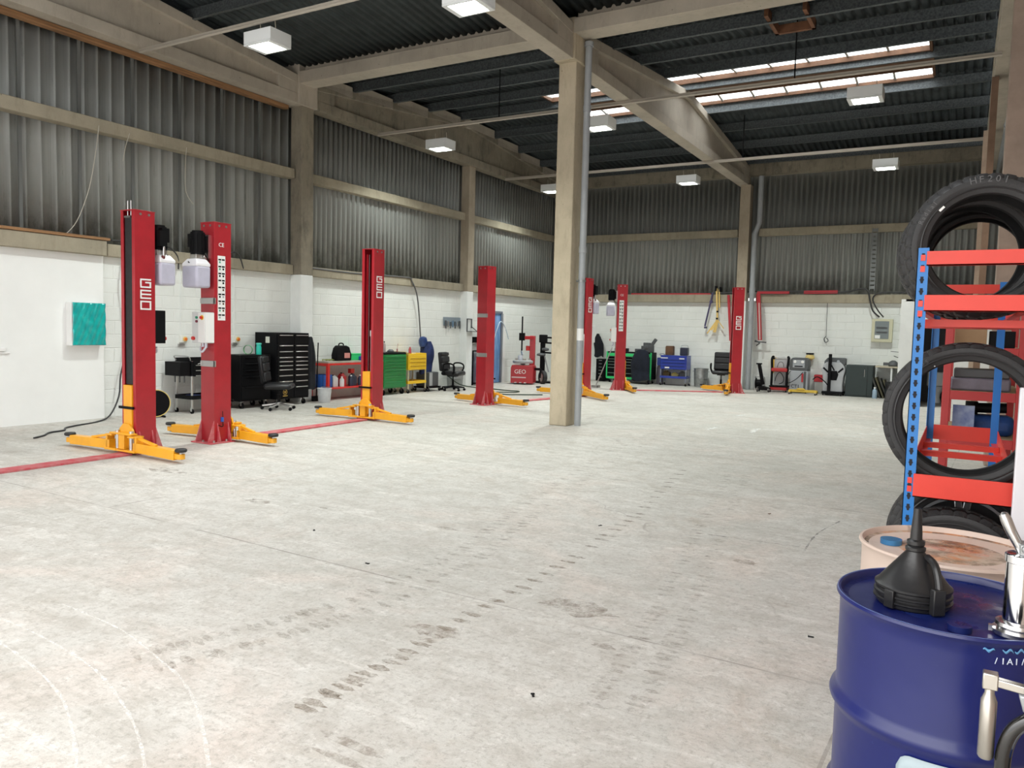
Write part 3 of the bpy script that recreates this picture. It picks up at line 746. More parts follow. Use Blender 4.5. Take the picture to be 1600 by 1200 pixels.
def chest(name, loc, rz, label, w, d, z0, z1, body, drawers, hm=STEEL, dm=None, frame=None, split=None, casters=True, cat='tool chest', handle_w=.8, group=None):
    """drawers: list of relative heights, top to bottom"""
    t = thing(name, loc, label, cat, rz, group)
    part('body', G().box(-w/2, w/2, -d/2+.02, d/2, z0, z1), body, t, bevel=.006)
    top = z1-.03; bot = z0+.03; tot = sum(drawers); cols = [(-w/2+.02, w/2-.02)] if not split else [(-w/2+.02, -w/2+w*split-.008), (-w/2+w*split+.008, w/2-.02)]
    for (xa, xb) in cols:
        z = top
        for h in drawers:
            dh = h/tot*(top-bot)
            dr = part('drawer', G().box(xa, xb, -d/2-.002, -d/2+.03, z-dh+.008, z), dm or body, t, bevel=.003)
            c = (xa+xb)/2; hw = (xb-xa)*handle_w/2
            part('handle', G().box(c-hw, c+hw, -d/2-.018, -d/2-.002, z-.026, z-.010), hm, dr, bevel=.003)
            z -= dh
    if frame:
        for s in (-1, 1): part('corner_post', G().box(s*w/2-.02, s*w/2+.02, -d/2-.012, -d/2+.03, z0, z1), frame, t, bevel=.004)
        part('frame_rail', G().box(-w/2, w/2, -d/2-.010, -d/2+.02, z0-.02, z0+.05), frame, t, bevel=.004)
    if casters:
        for x in (-w/2+.08, w/2-.08):
            for y in (-d/2+.08, d/2-.08): caster(t, x, y, (z0)/2.5)
    return t

def cart(name, loc, rz, label, w, d, zt, zs, col, legm=STEEL, boxm=None, drawers=3, sidebox=None, deep=.30, cat='tool trolley'):
    t = thing(name, loc, label, cat, rz)
    g = G().box(-w/2, w/2, -d/2, d/2, zt-deep, zt-.01)
    g.box(-w/2, w/2, -d/2, -d/2+.01, zt-.01, zt+.04).box(-w/2, w/2, d/2-.01, d/2, zt-.01, zt+.04).box(-w/2, -w/2+.01, -d/2, d/2, zt-.01, zt+.04).box(w/2-.01, w/2, -d/2, d/2, zt-.01, zt+.04)
    part('cabinet', g, col, t, bevel=.004)
    dh = deep/drawers
    for k in range(drawers):
        z = zt-.01-k*dh
        dr = part('drawer', G().box(-w/2+.03, w/2-.03, -d/2-.012, -d/2, z-dh+.006, z-.004), col, t, bevel=.002)
        part('handle', G().box(-w/2+.07, w/2-.07, -d/2-.026, -d/2-.012, z-dh+.012, z-dh+.026), boxm or STEEL, dr, bevel=.003)
    for x in (-w/2+.015, w/2-.015):
        for y in (-d/2+.015, d/2-.015):
            part('leg', G().box(x-.014, x+.014, y-.014, y+.014, .10, zt+.02), legm, t, bevel=.003)
            caster(t, x, y, .04)
    g = G().box(-w/2, w/2, -d/2, d/2, zs, zs+.012)
    for a in ((-w/2, w/2, -d/2-.005, -d/2+.008), (-w/2, w/2, d/2-.008, d/2+.005), (-w/2-.005, -w/2+.008, -d/2, d/2), (w/2-.008, w/2+.005, -d/2, d/2)): g.box(a[0], a[1], a[2], a[3], zs-.015, zs+.055)
    part('lower_tray', g, col, t, bevel=.003)
    part('push_handle', G().tube([(-w/2-.0, d/2-.03, zt), (-w/2-.04, d/2-.03, zt+.07), (-w/2-.05, 0, zt+.075), (-w/2-.04, -d/2+.03, zt+.07), (-w/2-.0, -d/2+.03, zt)], .010, 8), legm, t)
    if sidebox: part('side_box', G().box(*sidebox), boxm if boxm and boxm != STEEL else col, t, bevel=.006)
    return t

def bottle(loc, r, h, m, label, cap=BLK, group=None, name='bottle', cat='bottle', neck=.4):
    t = thing(name, loc, label, cat, 0, group)
    part('body', G().lathe([(r*.96, 0), (r, h*.05), (r, h*.62), (r*.85, h*.74), (r*neck, h*.84), (r*neck, h*.9)], n=18), m, t)
    part('cap', G().lathe([(r*neck*1.15, h*.88), (r*neck*1.15, h*.98), (r*neck*.9, h)], n=14), cap, t)
    return t
def jug(loc, rz, w, d, h, m, label, cap=BLK, group=None):
    t = thing('jug', loc, label, 'jug', rz, group)
    g = G().box(-w/2, w/2, -d/2, d/2, 0, h*.72)
    A = [(-w/2, -d/2), (w/2, -d/2), (w/2, d/2), (-w/2, d/2)]
    va = [g.bm.verts.new((x, y, h*.72)) for x, y in A]; vb = [g.bm.verts.new((x*.4-w*.16, y*.5, h*.92)) for x, y in A]
    for i in range(4): g._f([va[i], va[(i+1) % 4], vb[(i+1) % 4], vb[i]])
    g._f(vb); g._f(va[::-1])
    g.tube([(w*.0, 0, h*.88), (w*.28, 0, h*.92), (w*.40, 0, h*.8), (w*.42, 0, h*.66)], w*.07, 8)
    part('body', g, m, t, bevel=.01)
    part('cap', G().cyl((-w*.16, 0, h*.90), (-w*.16, 0, h), w*.14, n=14), cap, t)
    return t
def bin_(loc, label, r=.215, h=.56, m=GALV):
    t = thing('dustbin', loc, label, 'bin')
    prof = [(r*.86, 0), (r*.88, .02), (r*.94, h*.45), (r*.955, h*.46), (r*.955, h*.48), (r*.945, h*.49), (r*.99, h*.97), (r*1.03, h*.975), (r*1.03, h), (r*.97, h), (r*.93, h*.5), (r*.84, .015), (.0, .015)]
    part('bucket', G().lathe(prof, n=48), m, t)
    for s in (-1, 1): part('handle', G().tube([(s*r*.97, -.06, h*.84), (s*r*1.12, -.05, h*.83), (s*r*1.14, 0, h*.83), (s*r*1.12, .05, h*.83), (s*r*.97, .06, h*.84)], .007, 6), m, t)
    return t
def office_chair(loc, rz, label, back_h=1.05, arms=True, seat_z=.50, m=None, base=BLK, back=True):
    m = m or mat('black_leather', (.008, .008, .010), .42, bump=.35, bscale=14)
    t = thing('office_chair', loc, label, 'chair', rz)
    g = G()
    for k in range(5):
        a = 2*PI*k/5+.3; e = Vector((.30*math.cos(a), .30*math.sin(a), .075)); g.bar((0, 0, .115), e, .05, .035)
    part('star_base', g.cyl((0, 0, .08), (0, 0, .14), .045, n=16), base, t, bevel=.006)
    for k in range(5):
        a = 2*PI*k/5+.3; x, y = .30*math.cos(a), .30*math.sin(a)
        part('caster', G().cyl((x-.025, y, .03), (x+.025, y, .03), .03, n=16), BLK, t)
    part('gas_column', G().cyl((0, 0, .12), (0, 0, .28), .028, n=16).cyl((0, 0, .26), (0, 0, seat_z-.09), .016, n=14).box(-.11, .11, -.1, .12, seat_z-.10, seat_z-.07), BLK, t)
    def cushion(x0, x1, y0, y1, z0, z1): 
        return G().box(x0, x1, y0, y1, z0, z1)
    part('seat', cushion(-.25, .25, -.26, .24, seat_z-.07, seat_z+.04), m, t, bevel=.05)
    if back:
        R = Euler((-.12, 0, 0)).to_matrix()
        b = G()
        hs = [(seat_z+.06, .19), (seat_z+.25, .17), (seat_z+.42, back_h-seat_z-.42)]
        part('backrest', G().box(-.25, .25, .20, .28, seat_z+.03, back_h, R, (0, .24, seat_z)), m, t, bevel=.04)
        for z0, hh in hs: part('back_cushion', G().box(-.23, .23, .165, .215, z0, z0+hh-.015, R, (0, .24, seat_z)), m, t, bevel=.022)
    if arms:
        for s in (-1, 1): part('armrest', G().tube([(s*.24, .12, seat_z-.03), (s*.31, .13, seat_z+.06), (s*.31, .12, seat_z+.21), (s*.30, -.02, seat_z+.24), (s*.30, -.14, seat_z+.20), (s*.29, -.16, seat_z+.10), (s*.25, -.10, seat_z-.03)], .020, 10), BLK, t)
    return t
def drape(name, loc, rz, label, cat, w, h, m, thick=.10, seed=1, top=.7, group=None):
    """a hanging garment: folded sheet with depth, hanging from its top at z=h"""
    rnd = random.Random(seed); ph = [rnd.uniform(0, 6) for _ in range(4)]
    g = G(); nu, nv = 36, 26
    def f(u, v):
        a = 2*PI*u; ww = w/2*(top + (1-top)*min(1, (1-v)*2.2))
        fold = 1 + .13*math.sin(7*a+ph[0]+3*v)*(1-v) + .07*math.sin(13*a+ph[1])
        d = thick/2*(.55+.45*math.sin(PI*min(1, (1-v)*1.3+.1)))
        x = ww*math.cos(a)*(1+.05*math.sin(5*v+ph[2])); y = d*math.sin(a)*fold
        return Vector((x + .03*math.sin(4*v+ph[3]), y, h*v + (.03*math.sin(3*a+ph[2]) if v < .04 else 0) - (.06*abs(math.cos(a))**2*h if v > .9 else 0)))
    g.sheet(f, nu, nv)
    bmesh.ops.remove_doubles(g.bm, verts=g.bm.verts, dist=.0005)
    bmesh.ops.holes_fill(g.bm, edges=g.bm.edges, sides=60)
    o = one(name, g, m, label, cat, loc, rz, group, sharp=70)
    return o

# smooth white panel fixtures
t = thing('wall_cabinet', (-12.0, 7.32, 1.18), 'small wall box wrapped in shiny teal plastic on the smooth white wall', 'cabinet', Q)
part('body', G().box(-.27, .27, -.14, -.0, 0, .67), WHT, t, bevel=.004)
TEAL = mat('teal_film', (.0, .42, .40), .18, noise=.35, nscale=7, bump=1.0, bscale=7, coat=.6, col2=(.0, .30, .30))
g = G()
rnd = random.Random(3)
g.sheet(lambda u, v: Vector((-.255+.53*u, -.146-.020*abs(math.sin(9*u+6*v))*math.sin(PI*u)*math.sin(PI*v)-.016*abs(math.sin(17*u-9*v)), .005+.66*v)), 30, 34)
part('plastic_wrap', g, TEAL, t, solid=.003, sharp=60)['label'] = 'crinkled shiny teal plastic film'
t = thing('socket_trunking', (-12.0, 6.08, 1.1), 'short white cable box on the smooth white wall at the left edge', 'wall socket', Q)
part('box', G().box(-.06, .07, -.04, 0, 0, .05).box(-.10, .14, -.025, 0, -.035, -.01), WHT, t, bevel=.003)
for y, lb in ((9.15, 'orange isolator switch on the white wall above the black tool trolley'), (10.32, 'orange isolator switch on the white wall left of the tall black chest')):
    t = thing('isolator_switch', (-12.05, y, 1.28), lb, 'switch', Q)
    part('box', G().box(-.06, .06, -.07, 0, -.065, .065), mat('isolator_white', (.72, .73, .68), .45), t, bevel=.006)
    part('dial', G().cyl((.015, -.07, 0), (.015, -.085, 0), .042, n=20), mat('isolator_yellow', (.72, .50, .15), .5), t)
    part('knob', G().cyl((.015, -.085, 0), (.015, -.105, 0), .024, n=16), mat('isolator_orange', (.75, .16, .02), .4), t)
    part('lower_bracket', G().box(-.085, .03, -.04, 0, -.115, -.085), ALU, t)
    part('cable_conduit', G().cyl((-.03, -.012, .065), (-.03, -.012, 1.28), .008, n=8), WHITEP, t)
CBL = mat('black_cable', (.03, .03, .032), .5)
g = G().tube([(-11.92, 7.75, 2.86), (-11.90, 7.95, 2.84), (-11.93, 8.0, 2.6), (-11.93, 7.96, 2.2), (-11.93, 8.02, 1.6), (-11.93, 8.0, 1.1), (-11.93, 7.9, .7), (-11.88, 7.83, .35), (-11.80, 7.62, .06), (-11.55, 7.25, .012), (-11.35, 6.80, .012), (-11.2, 6.55, .012), (-10.98, 6.40, .012), (-10.9, 6.15, .012), (-10.68, 5.95, .012), (-10.55, 5.75, .012)], .013, 8)
one('power_cable', g, CBL, 'black cable dropping down the left wall and trailing on the floor', 'cable')
g = G().tube([(-11.93, 11.75, 2.78), (-11.93, 13.4, 2.76), (-11.92, 15.4, 2.80), (-11.90, 15.62, 2.72), (-11.90, 15.85, 2.35), (-11.90, 15.98, 1.6), (-11.90, 16.05, .95)], .018, 8)
one('power_cable', g, mat('grey_cable', (.10, .10, .10), .5), 'grey cable curving down the left wall to the black and blue machine', 'cable')
for y0, pts, lb in ((7.5, [(-11.86, 7.53, 4.6), (-11.9, 7.5, 4.2), (-11.9, 7.38, 3.6), (-11.92, 7.2, 3.1), (-11.92, 7.02, 2.87)], 'pale cord hanging off the rail at the far left'),
                    (8.0, [(-11.86, 8.05, 4.6), (-11.92, 8.02, 4.4), (-11.92, 7.97, 4.15)], 'short pale cord end hanging from the rail'),
                    (9.1, [(-11.86, 9.12, 4.6), (-11.92, 9.14, 4.3), (-11.92, 9.15, 3.86), (-11.92, 9.3, 3.66)], 'dark cord hanging below the rail near the wall column')):
    one('loose_string', G().tube(pts, .006, 6), mat('cord_grey', (.45, .42, .36), .7), lb, 'string')
g = G().tube([(-11.97, 8.62, 2.80), (-11.93, 8.8, 2.86), (-11.93, 8.98, 2.72), (-11.96, 9.02, 2.5)], .012, 8)
one('power_cable', g, CBL, 'short black cable looping off the sill beam behind the nearest posts', 'cable')
g = G().tube([(-11.95, 10.05, 2.80), (-11.9, 10.15, 2.90), (-11.9, 10.3, 2.85), (-11.93, 10.42, 2.62)], .012, 8)
one('power_cable', g, CBL, 'short black cable looping off the sill beam right of the CE post', 'cable')
# hose reel on the floor behind the nearest post
t = thing('hose_reel', (-11.5, 8.22, 0), 'black round hose reel with yellow rim standing behind the nearest post', 'hose reel', 1.2)
part('drum', G().lathe([(.06, -.06), (.215, -.06), (.215, -.05), (.13, -.045), (.13, .045), (.215, .05), (.215, .06), (.06, .06)], (0, 0, .24), 36, 'y'), BLK, t)
part('rim', G().lathe([(.213, -.066), (.225, -.066), (.225, -.052), (.213, -.052)], (0, 0, .24), 36, 'y', close=True), mat('hose_yellow', (.65, .50, .15), .5), t)
part('stand', G().box(-.14, -.11, -.09, .09, 0, .03).box(.11, .14, -.09, .09, 0, .03).bar((-.125, .07, .02), (0, .07, .24), .02, .02).bar((.125, .07, .02), (0, .07, .24), .02, .02), BLK, t)
# black tool trolley
t = cart('tool_trolley', (-11.72, 9.33, 0), Q, 'black tool trolley with chrome legs, drawers and an open lower tray', .80, .44, .92, .26, BLK, boxm=STEEL, deep=.27, sidebox=None)
part('side_box', G().box(-.62, -.42, -.20, .20, .66, .90), BLK, t, bevel=.006)
for k in range(6): part('hanging_tool', G().cyl((-.5+.05*(k % 2), -.15+.06*k, .66), (-.5+.05*(k % 2), -.15+.06*k, .54), .009, n=6), DGREY, t)
part('emblem', G().tube([(-.29, -.236, .86), (-.25, -.236, .872), (-.21, -.236, .852), (-.17, -.236, .868), (-.12, -.236, .872), (-.10, -.236, .858), (-.14, -.236, .846), (-.20, -.236, .848)], .0045, 6), WHT, t)['label'] = 'white oval emblem'
for x, y, lb in ((.05, -.05, 'first small black topped spray can on the lower tray of the black trolley'), (.14, .02, 'second small spray can on the lower tray of the black trolley'), (.22, -.06, 'third spray can on the black trolley tray, nearest the CE post')):
    bottle((-11.72-y, 9.33+x, .272), .034, .20, mat('can_grey', (.45, .47, .48), .3, .5), lb, name='spray_can', cat='spray can', neck=.75)
one('folded_cloth', G().box(-.12, .12, -.08, .08, 0, .04), mat('navy_cloth', (.02, .03, .10), .9, bump=.5, bscale=30), 'folded navy cloth at the left end of the black trolley tray', 'cloth', (-11.7, 9.12, .272), .3, bevel=.015)
# low black cabinet, stool, tall chest
chest('tool_cabinet', (-11.72, 10.33, 0), Q, 'low black roller cabinet with bottles on top left of the tall chest', .72, .50, .14, 1.0, BLK, [1, 1, 1, 1.6, 2], hm=BLK)
bottle((-11.6, 10.50, 1.0), .05, .22, mat('teal_bottle', (.02, .50, .40), .3), 'teal plastic tub standing on the low black cabinet', cap=mat('teal_cap', (.10, .6, .5), .4), name='tub', cat='tub', neck=.9)
g = G()
for k in range(4): g.lathe([(.085+.004*math.cos(a), -.0+.004*math.sin(a)+k*.011) for a in (0, 1.57, 3.14, 4.71)], (0, 0, .09), 24, 'y', close=True)
one('coiled_hose', g, mat('hose_green', (.12, .35, .16), .4), 'coiled green and black air hose on the low black cabinet', 'hose', (-11.62, 10.25, 1.003), .4)
t = office_chair((-10.98, 10.42, 0), 2.2, 'black workshop stool chair with chrome star base in front of the low black cabinet', 1.0, False, .46, base=STEEL)
t = chest('tall_tool_chest', (-11.70, 11.20, 0), Q, 'tall black tool chest with two columns of drawers and gold round emblem', .86, .60, .13, 1.42, BLK, [1.4, .8, .8, .55, .55, .55, .8, .8, .8, 1.5], split=.52, handle_w=.82)
part('notice', G().box(-.44, -.432, -.10, .00, 1.22, 1.34), mat('notice_paper', (.66, .68, .60), .7), t)['label'] = 'white paper notice'
part('emblem', G().lathe([(.045, 0), (.052, 0), (.052, .004), (.045, .004)], (-.24, -.325, .27), 20, 'y', close=True).lathe([(.012, 0), (.022, 0), (.022, .004), (.012, .004)], (-.24, -.325, .27), 14, 'y', close=True).box(-.30, -.18, -.329, -.325, .19, .205), mat('gold_emblem', (.70, .48, .12), .35, .7), t)['label'] = 'round gold emblem'
drape('jacket', (-11.50, 11.70, .30), Q, 'black jacket hanging off the right end of the tall black chest', 'jacket', .34, 1.05, CLOTH, .28, 4, .6)
one('broom', G().cyl((0, 0, .1), (.0, .05, 1.22), .012, n=8).box(-.03, .03, -.12, .12, 0, .11), BLK, 'black handled broom leaning between the tall chest and the red bench', 'broom', (-11.66, 12.10, 0), .1)
t = thing('bucket', (-11.36, 12.02, 0), 'white plastic bucket on the floor left of the red bench leg', 'bucket')
part('tub', G().lathe([(.115, 0), (.12, .01), (.145, .28), (.152, .28), (.152, .295), (.14, .295), (.115, .02), (0, .02)], n=36), mat('bucket_white', (.66, .68, .70), .5, noise=.15, nscale=8), t)
part('handle', G().tube([(-.145, 0, .27), (-.12, .06, .31), (0, .09, .32), (.12, .06, .31), (.145, 0, .27)], .005, 6), STEEL, t)
# red workbench
t = thing('workbench', (-11.75, 13.15, 0), 'red steel workbench with worn wooden top in front of the white blockwork', 'workbench', Q)
L2, D2 = .90, .27
part('worktop', G().box(-L2, L2, -D2, D2, .79, .825), WOOD, t, bevel=.004)
for x in (-L2+.03, L2-.03):
    for y in (-D2+.03, D2-.03): part('leg', G().box(x-.03, x+.03, y-.03, y+.03, 0, .79), SRED, t, bevel=.004)
part('top_rail', G().box(-L2+.06, L2-.06, -D2+.0, -D2+.03, .745, .79).box(-L2, -L2+.03, -D2+.06, D2-.06, .73, .79).box(L2-.03, L2, -D2+.06, D2-.06, .73, .79), SRED, t, bevel=.003)
part('shelf', G().box(-L2+.04, L2-.04, -D2+.01, D2-.01, .24, .27), SRED, t, bevel=.003)
t = thing('charger_case', (-11.72, 12.92, .826), 'black carry case shaped battery booster on the red workbench', 'battery booster', Q)
part('body', G().prism([(-.21, 0), (.21, 0), (.22, .13), (.15, .30), (.06, .33), (-.10, .33), (-.17, .27), (-.22, .12)], -.10, .10, 'xz'), BLK, t, bevel=.02)
part('handle', G().tube([(-.09, 0, .31), (-.07, 0, .37), (.04, 0, .37), (.06, 0, .31)], .014, 8), BLK, t)
part('label_plate', G().box(-.02, .15, -.108, -.10, .06, .17), mat('red_white_label', (.6, .25, .22), .5), t)
one('storage_box', G().box(-.18, .18, -.15, .15, 0, .12).box(-.185, .185, -.155, .155, .12, .15), LGREEN, 'flat green box on the red workbench behind the booster', 'box', (-11.85, 13.38, .826), Q, bevel=.006)
one('storage_box', G().prism([(-.16, 0), (.16, 0), (.16, .16), (.05, .16), (-.05, .10), (-.16, .08)], -.12, .12, 'xz'), mat('tray_blue', (.02, .05, .38), .4), 'dark blue stepped tray on the red workbench beside the lift post', 'tray', (-11.62, 13.62, .826), Q, bevel=.006)
g = G()
for k in range(4): g.tube([(-.22+.1*k, -.05, .01), (-.15+.1*k, .03, .03), (-.05+.1*k, -.02, .02), (.04+.08*k, .05, .015)], .010, 6)
one('cable_pile', g, mat('cable_olive', (.22, .25, .06), .6), 'tangle of cables at the left end of the red workbench', 'cables', (-11.75, 12.55, .828), Q)
t = thing('storage_crate', (-11.78, 12.38, .27), 'blue plastic crate on the lower shelf at the left end of the bench', 'crate', Q)
part('crate', G().box(-.13, .15, -.16, .16, 0, .01).box(-.13, -.12, -.16, .16, 0, .27).box(.14, .15, -.16, .16, 0, .27).box(-.13, .15, -.16, -.15, 0, .27).box(-.13, .15, .15, .16, 0, .27), mat('crate_blue', (.02, .12, .50), .45), t, bevel=.004)
jm = mat('jug_white', (.66, .70, .70), .35); jr = mat('jug_red', (.45, .015, .02), .35); jd = mat('jug_dark', (.02, .03, .06), .35)
for y, hgt, m_, lb, kind in ((12.66, .26, jm, 'white jug on the lower bench shelf next to the blue crate', 1), (12.83, .22, jm, 'small clear bottle on the lower bench shelf before the red can', 0), (12.92, .30, jr, 'red fuel can on the lower bench shelf', 1),
                              (13.12, .24, jd, 'dark oil bottle on the lower bench shelf right of the red can', 0), (13.26, .27, jd, 'taller dark oil jug on the lower bench shelf', 1), (13.42, .24, jd, 'dark oil bottle on the lower bench shelf nearest the lift post', 0)):
    x = -11.62 if kind == 0 else -11.7
    (jug((x, y, .27), Q, .15, .12, hgt, m_, lb) if kind else bottle((x, y, .27), .05, hgt, m_, lb, cap=WHT))
one('box_carton', G().box(-.06, .06, -.04, .04, 0, .10), SRED, 'small red carton on top of the dark jugs under the bench', 'carton', (-11.74, 13.26, .541), Q)
# green chests
t = chest('green_tool_chest', (-11.72, 14.48, 0), Q, 'green tool chest with many drawers on casters right of the workbench', .86, .50, .16, .95, GREEN, [.8, .8, .7, .7, .7, .9, 1.2, 1.3], hm=GREEN, handle_w=.94)
part('top_box', G().prism([(-.43, .95), (.43, .95), (.40, .99), (-.40, .99)], -.24, .24, 'xz'), BLK, t, bevel=.004)
bottle((-11.6, 14.22, .99), .035, .26, mat('grease_grey', (.35, .28, .28), .4), 'tall slim grease bottle standing on the green chest', cap=BLK)
one('sander_disc', G().lathe([(.0, 0), (.08, 0), (.085, .03), (.04, .07), (0, .07)], n=20), DGREY, 'dark round power tool lying on the green chest', 'power tool', (-11.6, 14.46, .991))
one('screwdriver', G().cyl((0, 0, .0), (0, 0, .08), .014, n=8).cyl((0, 0, .08), (.01, .01, .20), .004, n=6), mat('tool_pink', (.4, .1, .1), .4), 'screwdriver standing up at the far end of the green chest', 'screwdriver', (-11.6, 14.70, .991))
# yellow trolley
t = cart('yellow_tool_trolley', (-11.70, 15.36, 0), Q, 'yellow tool trolley with drawers and yellow lower tray', .72, .42, .92, .24, SYEL, legm=mat('pale_leg', (.52, .47, .32), .5), boxm=mat('drawer_lip', (.50, .33, .02), .4), deep=.36, drawers=4)
one('tape_roll', G().lathe([(.03, 0), (.055, 0), (.055, .05), (.03, .05)], n=20, close=True), WHT, 'white tape roll in the yellow trolley top', 'tape roll', (-11.68, 15.12, .912))
one('spray_can', G().lathe([(.032, 0), (.032, .15), (.02, .17), (.018, .20), (0, .20)], n=16), mat('can_red', (.45, .06, .07), .35), 'red and white spray can in the top of the yellow trolley', 'spray can', (-11.62, 15.22, .912))
one('tape_roll', G().lathe([(.03, 0), (.055, 0), (.055, .05), (.03, .05)], n=20, close=True), WHT, 'second white roll in the yellow trolley top nearest the blue sleeve', 'tape roll', (-11.68, 15.45, .912))
# black and blue machine with coverall
t = thing('welding_machine', (-11.68, 16.02, 0), 'grey and black wheeled welding machine under a blue coverall', 'welding machine', Q)
part('body', G().box(-.17, .22, -.20, .22, .12, .48), DGREY, t, bevel=.02)
part('side_panel', G().box(-.17, -.05, -.205, -.195, .14, .46), GREY, t, bevel=.01)
part('base_frame', G().box(-.26, .30, -.22, -.18, .08, .12).box(-.26, .30, .18, .22, .08, .12).box(-.26, -.22, -.22, .22, .08, .12).box(.26, .30, -.22, .22, .08, .12), BLK, t)
for x in (-.22, .27):
    for y in (-.2, .2): caster(t, x, y, .04)
part('mast', G().box(-.04, .0, .14, .18, .48, 1.18), BLK, t)
drape('coverall', (-11.66, 15.95, .45), Q, 'dark blue coverall draped over the welding machine', 'coverall', .44, .80, mat('coverall_blue', (.012, .028, .12), .85, noise=.5, nscale=8, bump=.5, bscale=16), .34, 9, .35)
one('welding_helmet', G().lathe([(.02, -.13), (.08, -.12), (.105, -.04), (.11, .04), (.085, .11), (.03, .135), (.001, .137)], n=22), mat('helmet_blue', (.02, .06, .22), .3, noise=.6, nscale=9), 'blue and black welding helmet hung on the mast above the coverall', 'helmet', (-11.70, 15.85, 1.23))
t = office_chair((-11.25, 16.55, 0), 1.75, 'black office chair beside the blue coverall by the left wall', .98, True, .46)
bin_((-11.72, 17.33, 0), 'galvanised dustbin by the left wall at the foot of the tool hooks', .23, .56)
# tool holder on the wall
t = thing('tool_holder', (-12.03, 17.58, 1.55), 'grey wall rack of hanging sockets left of the wall column', 'tool rack', Q)
part('back_plate', G().box(-.40, .40, -.012, 0, .10, .33), mat('rack_blue_grey', (.30, .36, .42), .4, .5), t)
for k in range(7): part('hanging_tool', G().cyl((-.33+.11*k, -.04, .24-.02*(k % 3)), (-.33+.11*k, -.04, .03+.03*(k % 2)), .022-.003*(k % 3), n=10), [DGREY, STEEL, DGREY, mat('tool_blue_grey', (.12, .2, .3), .4)][k % 4], t)
t = thing('wall_bracket', (-11.82, 18.15, 1.50), 'thin dark metal bracket fixed to the white wall column', 'bracket', Q)
part('frame', G().box(-.16, -.14, -.03, 0, .0, .36).box(.06, .08, -.03, 0, .1, .36).box(-.16, .08, -.03, 0, .34, .36).box(-.16, .22, -.16, 0, 0, .02).bar((.07, -.02, .14), (.2, -.12, .01), .02, .02), DGREY, t)
# upright blue cylinders in a black frame
t = thing('air_compressor', (-11.75, 18.78, 0), 'black framed unit with blue upright cylinders behind the plain red post', 'compressor', Q)
part('frame', G().box(-.30, -.27, -.18, -.15, 0, .98).box(.27, .30, -.18, -.15, 0, .98).box(-.30, -.27, .15, .18, 0, .98).box(.27, .30, .15, .18, 0, .98).box(-.30, .30, -.18, .18, .95, .98).box(-.30, .30, -.18, .18, .04, .07), BLK, t)
for x in (-.14, .13): part('cylinder', G().lathe([(.02, .08), (.11, .10), (.125, .14), (.125, .82), (.10, .89), (.03, .92), (.03, .945)], (x, 0, 0), 28), mat('cylinder_blue', (.01, .03, .40), .25, coat=.5), t)
one('wall_monitor', G().box(-.28, .28, -.25, .0, .20, .26).prism([(-.28, .06), (.28, .20), (-.28, .20)], -.03, 0, 'xz').box(-.28, .28, -.02, 0, .1, .26), BLK, 'black wall shelf above the blue cylinders', 'shelf', (-12.02, 18.75, 1.10), Q)
# doorway in the left wall; blue light of the opening painted on a leaf
dr = part('door_1', G().box(-12.07, -11.97, 19.42, 19.50, 0, 2.08).box(-12.07, -11.97, 20.10, 20.18, 0, 2.08).box(-12.07, -11.97, 19.42, 20.18, 2.05, 2.12), mat('door_frame_grey', (.16, .18, .22), .5), bevel=.004); structure(dr)
part('blue_lit_leaf', G().box(-12.04, -12.0, 19.5, 20.1, .01, 2.05), mat('doorway_light_blue', (.08, .22, .50), .35, noise=.5, nscale=2.5, stretch=(1, 3, .8), col2=(.25, .42, .68)), dr)
part('architrave', G().box(-12.05, -11.95, 20.19, 20.33, 0, 2.05), WHT, dr)
one('air_line', G().tube([(-11.95, 19.6, 1.15), (-11.9, 19.75, 1.6), (-11.93, 20.0, 1.82), (-11.95, 20.3, 1.65), (-11.97, 20.55, 1.3)], .012, 8), mat('line_pale', (.55, .65, .75), .4), 'pale air line arched over the blue lit doorway edge', 'hose')
g = G().tube([(-11.55, 16.75, .35), (-11.4, 17.1, .12), (-11.2, 17.55, .03), (-10.8, 17.65, .015), (-10.2, 17.5, .015), (-9.85, 17.5, .015), (-9.75, 17.15, .015), (-10.05, 16.9, .015), (-10.15, 16.6, .015), (-9.6, 16.4, .015), (-9.3, 16.6, .015), (-8.9, 17.0, .015)], .014, 8)
one('air_hose', g, mat('hose_dark_green', (.03, .05, .03), .5), 'dark hose snaking over the floor from the welding machine to behind the pillar', 'hose')

# tyre changer
MAR = mat('changer_red', (.42, .012, .02), .35, coat=.3)
t = thing('tyre_changer', (-11.2, 20.15, 0), 'red GEO tyre changer with grey turntable and black upright rod', 'tyre changer', .35)
part('cabinet', G().prism([(-.33, .04), (.33, .04), (.33, .48), (.30, .56), (-.30, .56), (-.33, .48)], -.30, .34, 'xz'), MAR, t, bevel=.012)
part('turntable', G().lathe([(.05, .56), (.08, .60), (.28, .61), (.30, .63), (.30, .68), (.26, .70), (0, .70)], (-.02, -.02, 0), 36), GREY, t)
for k in range(4):
    a = k*PI/2+.4; part('clamp_jaw', G().box(-.03, .03, -.04, .04, .70, .75, Matrix.Rotation(a, 3, 'Z'), (0, 0, .72)), STEEL, t).location = (.2*math.cos(a)-.02, .2*math.sin(a)-.02, 0)
part('column', G().box(.12, .28, .28, .42, .04, 1.42), MAR, t, bevel=.012)
part('swing_arm', G().bar((.20, .33, 1.36), (-.06, -.05, 1.36), .11, .10), MAR, t, bevel=.01)
part('arm_head', G().box(-.14, .02, -.12, .04, 1.28, 1.50), BLK, t, bevel=.012)
part('hex_shaft', G().cyl((-.06, -.05, .95), (-.06, -.05, 1.98), .022, n=6), BLK, t)
part('mount_head', G().bar((-.06, -.05, .97), (-.02, -.09, .86), .05, .05), STEEL, t)
